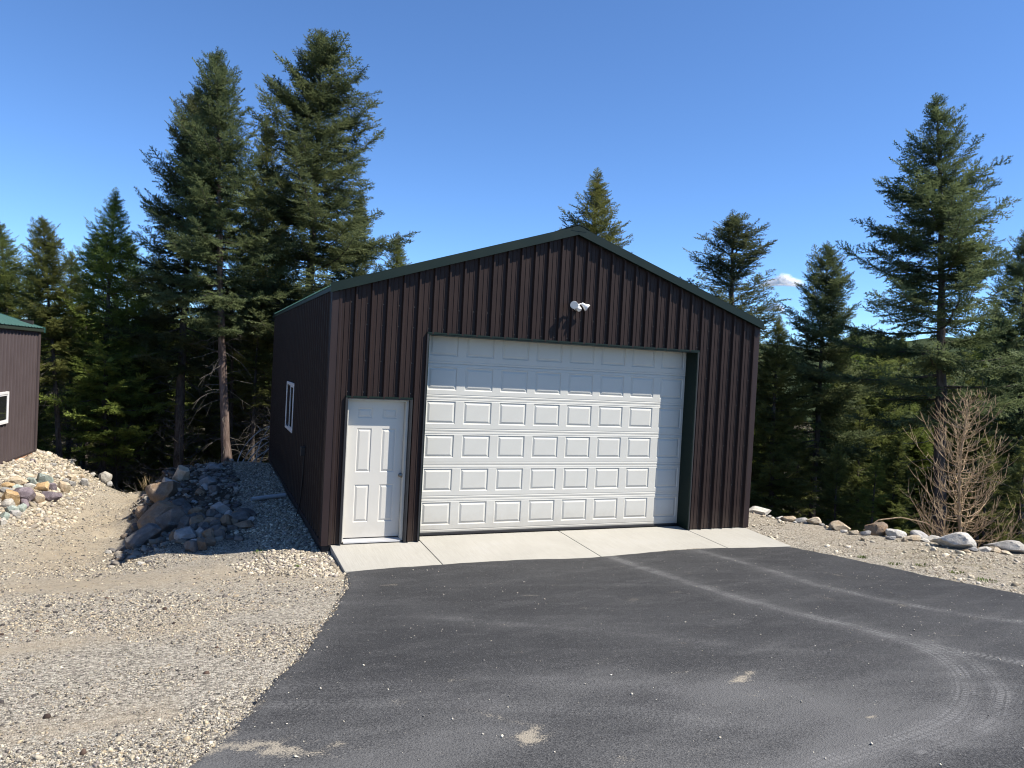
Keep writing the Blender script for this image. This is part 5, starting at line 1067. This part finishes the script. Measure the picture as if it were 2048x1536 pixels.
# ------------------------------------------------------------------ loose gravel: real pebbles scattered over the sheet
def pebbles(name, n, xy, size, label, sink=.35, ico=None, pal=None, seed=1, flat=(.45, .8), zoff=0., zfun=None):
    rng = np.random.default_rng(seed)
    if ico is None:
        V0 = np.array([(1, 0, 0), (-1, 0, 0), (0, 1, 0), (0, -1, 0), (0, 0, 1), (0, 0, -1)], float); F0 = np.array([(0, 2, 4), (2, 1, 4), (1, 3, 4), (3, 0, 4), (2, 0, 5), (1, 2, 5), (3, 1, 5), (0, 3, 5)])
    else: V0, F0 = ico
    x, y = xy(rng, n); n = len(x); s = size(rng, n, x, y)
    z = (zfun or terrain)(x, y)+zoff
    V = V0[None]*(1+rng.normal(0, .16, (n, len(V0), 1))); V = V*np.stack([rng.uniform(.8, 1.3, n), rng.uniform(.65, 1, n), rng.uniform(*flat, n)], -1)[:, None]
    a = rng.uniform(0, 6.28, n); c, q_ = np.cos(a)[:, None], np.sin(a)[:, None]; tl = rng.normal(0, .25, n)[:, None]
    X, Y, Z = V[..., 0]*c-V[..., 1]*q_, V[..., 0]*q_+V[..., 1]*c, V[..., 2]; Z = Z+X*tl
    P = np.stack([X*s[:, None]+x[:, None], Y*s[:, None]+y[:, None], Z*s[:, None]+z[:, None]+s[:, None]*(.5-sink)], -1)
    F = F0[None]+(np.arange(n)*len(V0))[:, None, None]
    pal = np.array(pal if pal is not None else [(.37, .335, .27), (.47, .43, .345), (.55, .51, .425), (.29, .25, .19), (.41, .345, .25), (.22, .20, .19), (.14, .128, .122), (.34, .33, .31), (.085, .08, .078), (.06, .056, .054), (.49, .44, .35)])
    col = pal[rng.integers(0, len(pal), n)]*rng.uniform(.6, 1.25, (n, 1))*1.02*np.array([1.01, .99, .93])
    o = link(name, npmesh(P.reshape(-1, 3), F.reshape(-1, 3), name, ico is not None, {'tint': np.repeat(col, len(V0), 0)}), None, M['pebble'])
    return tag(o, label, 'gravel', kind='stuff')
def in_asphalt(x, y, pad=.0): return (y < -1.16) & (x > asph_left(y)+pad) & (x < asph_right(y)-pad)
def in_build(x, y): return (x > -.1) & (x < 7.45) & (y > -1.17) & (y < 9)
def _noi(x, y, f, s): return np.sin(x*f+s)*np.sin(y*f*1.3+s*2.1)+.6*np.sin(x*f*2.1-y*f*.7+s)*np.sin(y*f*2.7+s)
def area(x0, x1, y0, y1, dens=None):
    def f(rng, n):
        x = rng.uniform(x0, x1, n); y = rng.uniform(y0, y1, n); k = ~in_asphalt(x, y, -.015) & ~in_build(x, y)
        k &= rng.uniform(0, 1, n) < np.clip(.58+.55*_noi(x, y, 1.1, 1.)+.3*_noi(x, y, 3.3, 2.)-.5*np.exp(-((y+2.9-.25*x)/.30)**2)-.5*np.exp(-((y+5.2-.2*x)/.28)**2)*(x < -1.8)-.4*np.exp(-((y+1.0+.12*x)/.6)**2), .05, 1)
        if dens is not None: k &= rng.uniform(0, 1, n) < dens(x, y)
        return x[k], y[k]
    return f
lnorm = lambda m, s, lo, hi: (lambda rng, n, x, y: np.clip(m*np.exp(rng.normal(0, s, n)), lo, hi))
pebbles('gravel', 90000, area(-4.0, .2, -7.4, -2.6), lnorm(.0062, .44, .003, .018), 'loose crushed gravel covering the yard left of the asphalt', seed=2)
pebbles('gravel', 40000, area(-6.0, .1, -2.6, 2.6), lnorm(.0088, .42, .004, .022), 'loose crushed gravel in front of the shaded rock pile', seed=3)
pebbles('gravel', 9000, area(-6, -2.2, 2.6, 10.5), lnorm(.014, .4, .007, .035), 'loose gravel along the dirt track between the buildings', seed=4)
pebbles('gravel', 26000, area(6.9, 11.2, -7, 1.6, lambda x, y: ((x-8.75)*.886+(y-1.25)*.464 < .35)*1.), lnorm(.010, .4, .005, .028), 'loose tan gravel on the bank right of the garage', seed=5, pal=[(.46, .42, .34), (.52, .48, .40), (.40, .35, .27), (.33, .28, .21), (.58, .54, .47), (.26, .22, .18)])
def drain_area(rng, n):
    x = rng.uniform(-1.3, .04, n); y = rng.uniform(-1.5, 8.8, n); k = ~((x > -.1) & (y > -.02)) & ~((x > .02) & (y > -1.17)) & ~in_asphalt(x, y)
    edge = -.95+.18*np.sin(y*2.1)+.12*np.sin(y*5.3+1)+rng.normal(0, .09, n); front = -1.22+.10*np.sin(x*5)+.25*(x+.6)*-.4+rng.normal(0, .07, n)
    k &= (x > edge) & (y > front); return x[k], y[k]
# drain rock along the left wall and round the apron corner, coarse and pale
pebbles('drain_rock', 11000, lambda rng, n: drain_area(rng, n), lnorm(.022, .28, .012, .04), 'coarse pale drain rock along the garage wall', ico=ICO1, seed=6, pal=[(.36, .325, .26), (.44, .40, .33), (.30, .27, .22), (.23, .205, .17), (.50, .465, .40), (.27, .245, .23)])
# cobbly face of the mound under the outbuilding
pebbles('mound_cobbles', 6500, lambda rng, n: (rng.uniform(-6.0, -3.9, n), rng.uniform(5.0, 12.0, n)), lambda rng, n, x, y: np.clip(.026*np.exp(rng.normal(0, .5, n)), .012, .09)*(1-.45*np.clip((x+4.6)/.7, 0, 1)), 'cobbles covering the mound below the outbuilding', ico=ICO1, seed=7, pal=[(.38, .34, .27), (.45, .41, .34), (.32, .28, .225), (.40, .345, .28), (.50, .47, .41), (.27, .245, .22), (.36, .345, .32)])
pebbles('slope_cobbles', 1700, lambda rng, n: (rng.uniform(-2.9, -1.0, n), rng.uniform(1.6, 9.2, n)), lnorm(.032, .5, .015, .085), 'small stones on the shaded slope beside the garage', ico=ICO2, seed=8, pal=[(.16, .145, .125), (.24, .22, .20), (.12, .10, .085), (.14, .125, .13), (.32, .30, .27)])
pebbles('yard_stones', 800, area(-5, .1, -7, 2.2), lnorm(.015, .35, .010, .030), 'larger pale stones lying loose in the gravel yard', ico=ICO2, seed=9)
pebbles('bank_stones', 700, area(7.0, 11, -6.5, 1.6, lambda x, y: ((x-8.75)*.886+(y-1.25)*.464 < .3)*1.), lnorm(.026, .4, .014, .06), 'larger stones lying loose on the right bank', ico=ICO2, seed=10, pal=[(.46, .42, .34), (.52, .48, .40), (.40, .35, .27), (.58, .54, .47)])
# clods and cones on the yard, grit on the asphalt
pebbles('pine_cones', 90, area(-5, .0, -7, -1), lnorm(.019, .25, .012, .03), 'dark pine cones and clods scattered on the gravel yard', ico=ICO2, seed=11, pal=[(.055, .040, .035), (.08, .055, .045), (.05, .045, .045)], flat=(.7, 1))
def on_asph(rng, n):
    y = -1.3-6.9*rng.uniform(0, 1, n)**.8; x = rng.uniform(-2.5, 7.3, n); k = in_asphalt(x, y, .05) & (rng.uniform(0, 1, n) < .35+.5*np.clip(_noi(x, y, 1.2, .4), 0, 1)+np.exp(-(x-asph_left(y))/.35)); return x[k], y[k]
pebbles('asphalt_grit', 2600, on_asph, lnorm(.0042, .45, .0022, .013), 'pale stone chips scattered over the asphalt', seed=12, zoff=.033, sink=.1, pal=[(.5, .48, .44), (.42, .40, .37), (.6, .57, .5), (.2, .2, .2)])
def spill(rng, n):
    y = -1.3-6.6*rng.uniform(0, 1, n)**.8; d_ = np.abs(rng.normal(0, .045, n))+rng.exponential(.05, n)*(y < -5.2); return asph_left(y)+d_, y
pebbles('edge_gravel', 2600, spill, lnorm(.0065, .4, .003, .016), 'gravel spilled over the left edge of the asphalt', seed=13, zoff=.02, sink=.2)
# ------------------------------------------------------------------ bare larch beyond the right stone row
def bare_tree(name, base, H, R, seed, label, mat, nb=95, up=.75, cb=.04, group=None, lean=(0, 0)):
    rng = np.random.default_rng(seed); o = tag(empty(name, base), label, 'tree', group); o.rotation_euler = (0, lean[0], 0)
    z = np.linspace(0, 1, 16); ax = np.stack([.02*H*np.sin(z*5+1), .02*H*np.sin(z*4), z*H], -1); ax[0, 2] -= .3; tv, tq_ = tubes_np([(ax, .010*H*(1-z)**.8+.006)], 9)
    link('trunk', npmesh(tv, tq_, 'trunk', True), o, mat); br = []; tw = []
    for b in range(nb):
        t = cb+(1-cb)*(b+rng.uniform())/nb; az = b*2.4+rng.normal(0, .4); l = R*(1-t)**.62*rng.uniform(.6, 1.15)+.10; el = rng.uniform(-.15, .30)+.45*t; m = 8; s = np.linspace(0, 1, m)
        p0 = np.array([np.interp(t, z, ax[:, 0]), np.interp(t, z, ax[:, 1]), t*H])
        P = p0+np.stack([math.cos(az)*l*s, math.sin(az)*l*s, l*(s*math.sin(el)-.22*np.sin(s*math.pi)*(1-t)+up*.55*s**2.2)], -1)+np.cumsum(rng.normal(0, .02, (m, 3)), 0)*l
        br.append((P, np.linspace(.012-.006*t, .003, m)))
        for q in range(int(5+l*9)):
            a = rng.integers(1, m-1); w = rng.uniform(); p = P[a]*(1-w)+P[a+1]*w if a+1 < m else P[a]; dd = P[min(a+1, m-1)]-P[a]; dd /= np.linalg.norm(dd)+1e-9; l2 = rng.uniform(.10, .34)*min(1, l+.2)
            d2 = dd+rng.normal(0, .55, 3); d2[2] += .25; d2 /= np.linalg.norm(d2); k = np.linspace(0, 1, 4)[:, None]
            tw.append((p+d2*l2*k+np.array([0, 0, .45*up])*l2*k*k, np.linspace(.0050, .0024, 4)))
    v, f = tubes_np(br, 4); link('branches', npmesh(v, f, 'branches', True), o, mat)['kind'] = 'stuff'; v, f = tubes_np(tw, 3); link('twigs', npmesh(v, f, 'twigs', True), o, mat)['kind'] = 'stuff'; return o
def tz(x, y): return float(terrain(x, y))
bare_tree('larch_tree', (11.35, -1.25, tz(11.35, -1.25)), 3.3, 1.05, 31, 'bare tan larch with upturned twigs behind the big whitish boulder', M['larch'], lean=(-.02, 0), nb=115)
bare_tree('larch_tree', (12.2, -2.6, tz(12.2, -2.6)), 1.9, .9, 32, 'low bare larch sapling at the right edge behind the flat boulder', M['larch'], nb=60)
for i, (x, y, H, lb) in enumerate([(-3.9, 13.2, 2.4, 'tangle of dead twigs behind the end of the dirt track'), (-2.2, 12.6, 2.6, 'dead twiggy shrub below the dark trunked fir'), (-4.9, 13.6, 2.2, 'dead twiggy shrub behind the gravel mound'), (-.2, 12.8, 2.6, 'dead twiggy shrub beside the garage back corner')]):
    bare_tree('dead_shrub', (x, y, tz(x, y)), H, 1.3, 40+i, lb, M['dead'], nb=42, up=.2)
# weathered white branches arching beside the garage back corner
o = tag(empty('fallen_branch', (-.55, 10.0, tz(-.55, 10.0))), 'bleached bare branches arching up beside the garage back corner', 'branch'); rng = np.random.default_rng(9)
for k in range(6):
    s = np.linspace(0, 1, 12); l = [2.0, 1.6, 1.4, 1.1, 1.8, .9][k]; a0 = [1.35, 1.2, 1.05, .9, 1.5, 1.3][k]; P = [np.zeros(3)+np.array([-.25+.12*k, .05*k, -.05])]
    for q in range(11): a = a0-[1.5, 1.3, .9, .8, 1.0, .9][k]*q/11; P.append(P[-1]+np.array([math.cos(a), .1, math.sin(a)])*l/11)
    paths = [(np.array(P), np.linspace(.017, .005, 12))]
    for q in range(7):
        b = P[rng.integers(3, 11)]; d2 = np.array([rng.uniform(-.6, .5), rng.uniform(-.3, .3), rng.uniform(-.2, .6)]); paths.append((b+d2*np.linspace(0, 1, 4)[:, None]*rng.uniform(.15, .4), np.linspace(.006, .003, 4)))
    v, f = tubes_np(paths, 5); link('limb', npmesh(v, f, 'limb', True), o, M['dead_white'])
# curved root beside the tallest brown boulder
r_ = MB(); r_.tube([(9.45, -.75, .02), (9.7, -.85, .22), (10.0, -1.05, .30), (10.35, -1.3, .24), (10.6, -1.5, .02)], [.012, .013, .012, .010, .008], 7); tag(r_.build('stick', M['larch'], None, smooth=True), 'thin arched brown stick behind the middle of the stone row', 'stick')
# tufts
def tuft(name, x, y, h, n, seed, label, mat, spread=.12, cat='grass', group=None, wid=.006):
    rng = np.random.default_rng(seed); V = []; T = []; tn = []
    for k in range(n):
        a = rng.uniform(0, 6.28); r = spread*math.sqrt(rng.uniform()); b = np.array([r*math.cos(a), r*math.sin(a), -.01]); l = h*rng.uniform(.5, 1.1); out = rng.uniform(.1, .7); d2 = np.array([math.cos(a+rng.normal(0, .6))*out, math.sin(a+rng.normal(0, .6))*out, 1]); d2 /= np.linalg.norm(d2)
        sd_ = np.array([-math.sin(a), math.cos(a), 0])*wid; m_ = b+d2*l*.55; e = b+d2*l+np.array([0, 0, -.18*l*out]); i0 = len(V); V += [b-sd_, b+sd_, m_-sd_*.8, m_+sd_*.8, e]; T += [(i0, i0+1, i0+3), (i0, i0+3, i0+2), (i0+2, i0+3, i0+4)]; tn += [rng.uniform()]*5
    o = link(name, npmesh(np.array(V), np.array(T), name, False, {'tint': np.array(tn)}), None, mat, (x, y, tz(x, y))); return tag(o, label, cat, group)
tuft('dry_grass', -2.75, 9.6, .42, 90, 1, 'tuft of dry tan grass at the end of the dirt track', M['grass_dry'], .22, wid=.005)
tuft('dry_grass', -2.35, 9.7, .30, 60, 2, 'shorter dry grass tuft beside the sunlit whitish boulder', M['grass_dry'], .18, wid=.005)
tuft('dry_grass', -1.4, 10.0, .22, 60, 3, 'thin dry grass at the foot of the reddish trunk', M['grass_dry'], .3, wid=.004)
for i, (x, y, s_, lb) in enumerate([(-.88, .41, .10, 'low green weed at the edge of the shadow'), (-.48, -.78, .06, 'small green weed in pale drain rock'), (7.55, -2.45, .08, 'low weed on the right bank, nearest the apron'), (7.5, -3.05, .10, 'green weed along the right asphalt edge, second from the apron'), (7.75, -3.3, .12, 'wider green weed further out on the right bank'), (7.75, -3.8, .10, 'green weed on the right bank near the picture edge'), (7.55, -4.35, .12, 'green weed on the right bank nearest the camera')]):
    tuft('weed', x, y, .045, 70, 20+i, lb, M['weed'], s_, 'weed', 'green weeds in the gravel', .006)
# ------------------------------------------------------------------ far forested hills and clouds
def hills(name, label, dist, h0, amp, seed, a0=-40, a1=115, col=((.030, .045, .026), (.06, .075, .04))):
    rng = np.random.default_rng(seed); A = np.radians(np.linspace(a0, a1, 260)); D = np.linspace(0, 1, 26); ph = rng.uniform(0, 6, 12)
    ridge = h0+amp*sum(np.sin(A*f+ph[i])/(1+.45*i) for i, f in enumerate((3, 5.3, 9.1, 15, 26, 44, 71)))
    V = np.array([[(math.sin(a)*(dist*(.62+.55*d)), math.cos(a)*(dist*(.62+.55*d)), -75+(r+75)*math.sin(min(1, d*1.25)*math.pi/2)**1.5*(1+.05*math.sin(a*60+d*20))-max(0, d-.8)*300) for d in D] for a, r in zip(A, ridge)])
    i = np.arange(260*26).reshape(260, 26); q = np.stack([i[:-1, :-1], i[:-1, 1:], i[1:, 1:], i[1:, :-1]], -1).reshape(-1, 4)
    m, nt, b = newmat(name); v = coords(nt); n1 = noise(nt, v, .02, 8, .7); L(nt, ramp(nt, n1.outputs[0], [(.35, col[0]), (.65, col[1])]), b.inputs['Base Color']); b.inputs['Roughness'].default_value = .95; b.inputs['Specular IOR Level'].default_value = 0
    bump(nt, b, n1.outputs[0], 1, 20)
    return tag(link(name, npmesh(V.reshape(-1, 3), q, name, True), None, m), label, 'hills', kind='structure')
hills('hills', 'forested hills across the valley behind the trees', 2600, 100, 22, 4)
# ------------------------------------------------------------------ two small clouds
def cloud(name, c, w_, h_, seed, label, n=34):
    rng = np.random.default_rng(seed); v0, f0 = _ico(5); B = []
    for k in range(n):
        x = rng.uniform(-1, 1); top_ = (1-abs(x-.1)**1.5)*rng.uniform(.2, 1); B.append((x*.8, rng.uniform(-.3, .3), top_*.55-.25, rng.uniform(.13, .30)))
    B = np.array(B); B[:, 2] *= .75; r = np.full(len(v0), .10)
    for b in B:
        p = b[:3]; dt = v0@p; disc = dt**2-(p@p-b[3]**2); ok = disc > 0; ex = dt+np.sqrt(np.where(ok, disc, 0)); r = np.where(ok & (ex > r), ex, r)
    r *= 1+.05*np.sin(v0@np.array([23, 17, 29])+1)+.04*np.sin(v0@np.array([-41, 37, 31]))+.03*np.sin(v0@np.array([61, -53, 71]))
    V = v0*r[:, None]; V[:, 2] = np.where(V[:, 2] < -.12, -.12+(V[:, 2]+.12)*.35, V[:, 2]); V *= np.array([w_/2, w_/3, h_])
    qs = (1.22, 1.12, 1.03, .94, .85, .75, .64); F3 = np.concatenate([f0+k*len(v0) for k in range(7)]); thick = np.repeat([.05, .07, .10, .14, .20, .28, .40], len(v0)); V = np.concatenate([V*q for q in qs]); f0 = F3
    m, nt, b = newmat(name); b.inputs['Base Color'].default_value = (.92, .93, .95, 1); b.inputs['Roughness'].default_value = 1; b.inputs['Specular IOR Level'].default_value = 0
    n1 = noise(nt, coords(nt), .08, 6, .7); L(nt, ramp(nt, n1.outputs[0], [(.3, (.80, .83, .88)), (.6, (.95, .95, .96))]), b.inputs['Base Color']); bump(nt, b, n1.outputs[0], .6, 6)
    tr = N(nt, 'ShaderNodeBsdfTranslucent'); tr.inputs[0].default_value = (.95, .95, .96, 1); ms = N(nt, 'ShaderNodeMixShader'); ms.inputs[0].default_value = .62
    L(nt, b.outputs[0], ms.inputs[1]); L(nt, tr.outputs[0], ms.inputs[2]); tp = N(nt, 'ShaderNodeBsdfTransparent'); m2 = N(nt, 'ShaderNodeMixShader'); L(nt, math_(nt, 'MULTIPLY', attr(nt, 'thick'), ramp(nt, n1.outputs[0], [(.35, (.5, .5, .5)), (.65, (1.3, 1.3, 1.3))])), m2.inputs[0]); L(nt, tp.outputs[0], m2.inputs[1]); L(nt, ms.outputs[0], m2.inputs[2]); L(nt, m2.outputs[0], nt.nodes['Material Output'].inputs[0])
    return tag(link(name, npmesh(V, f0, name, True, {'thick': thick}), None, m, c, (0, 0, -YAW-.35)), label, 'cloud')
cloud('cloud', (2572, 2827, 478), 175, 85, 3, 'small white cloud low in the sky between the firs on the right')
cloud('cloud', (2548, 2838, 350), 95, 62, 5, 'smaller white cloud just above the right end of the roof')
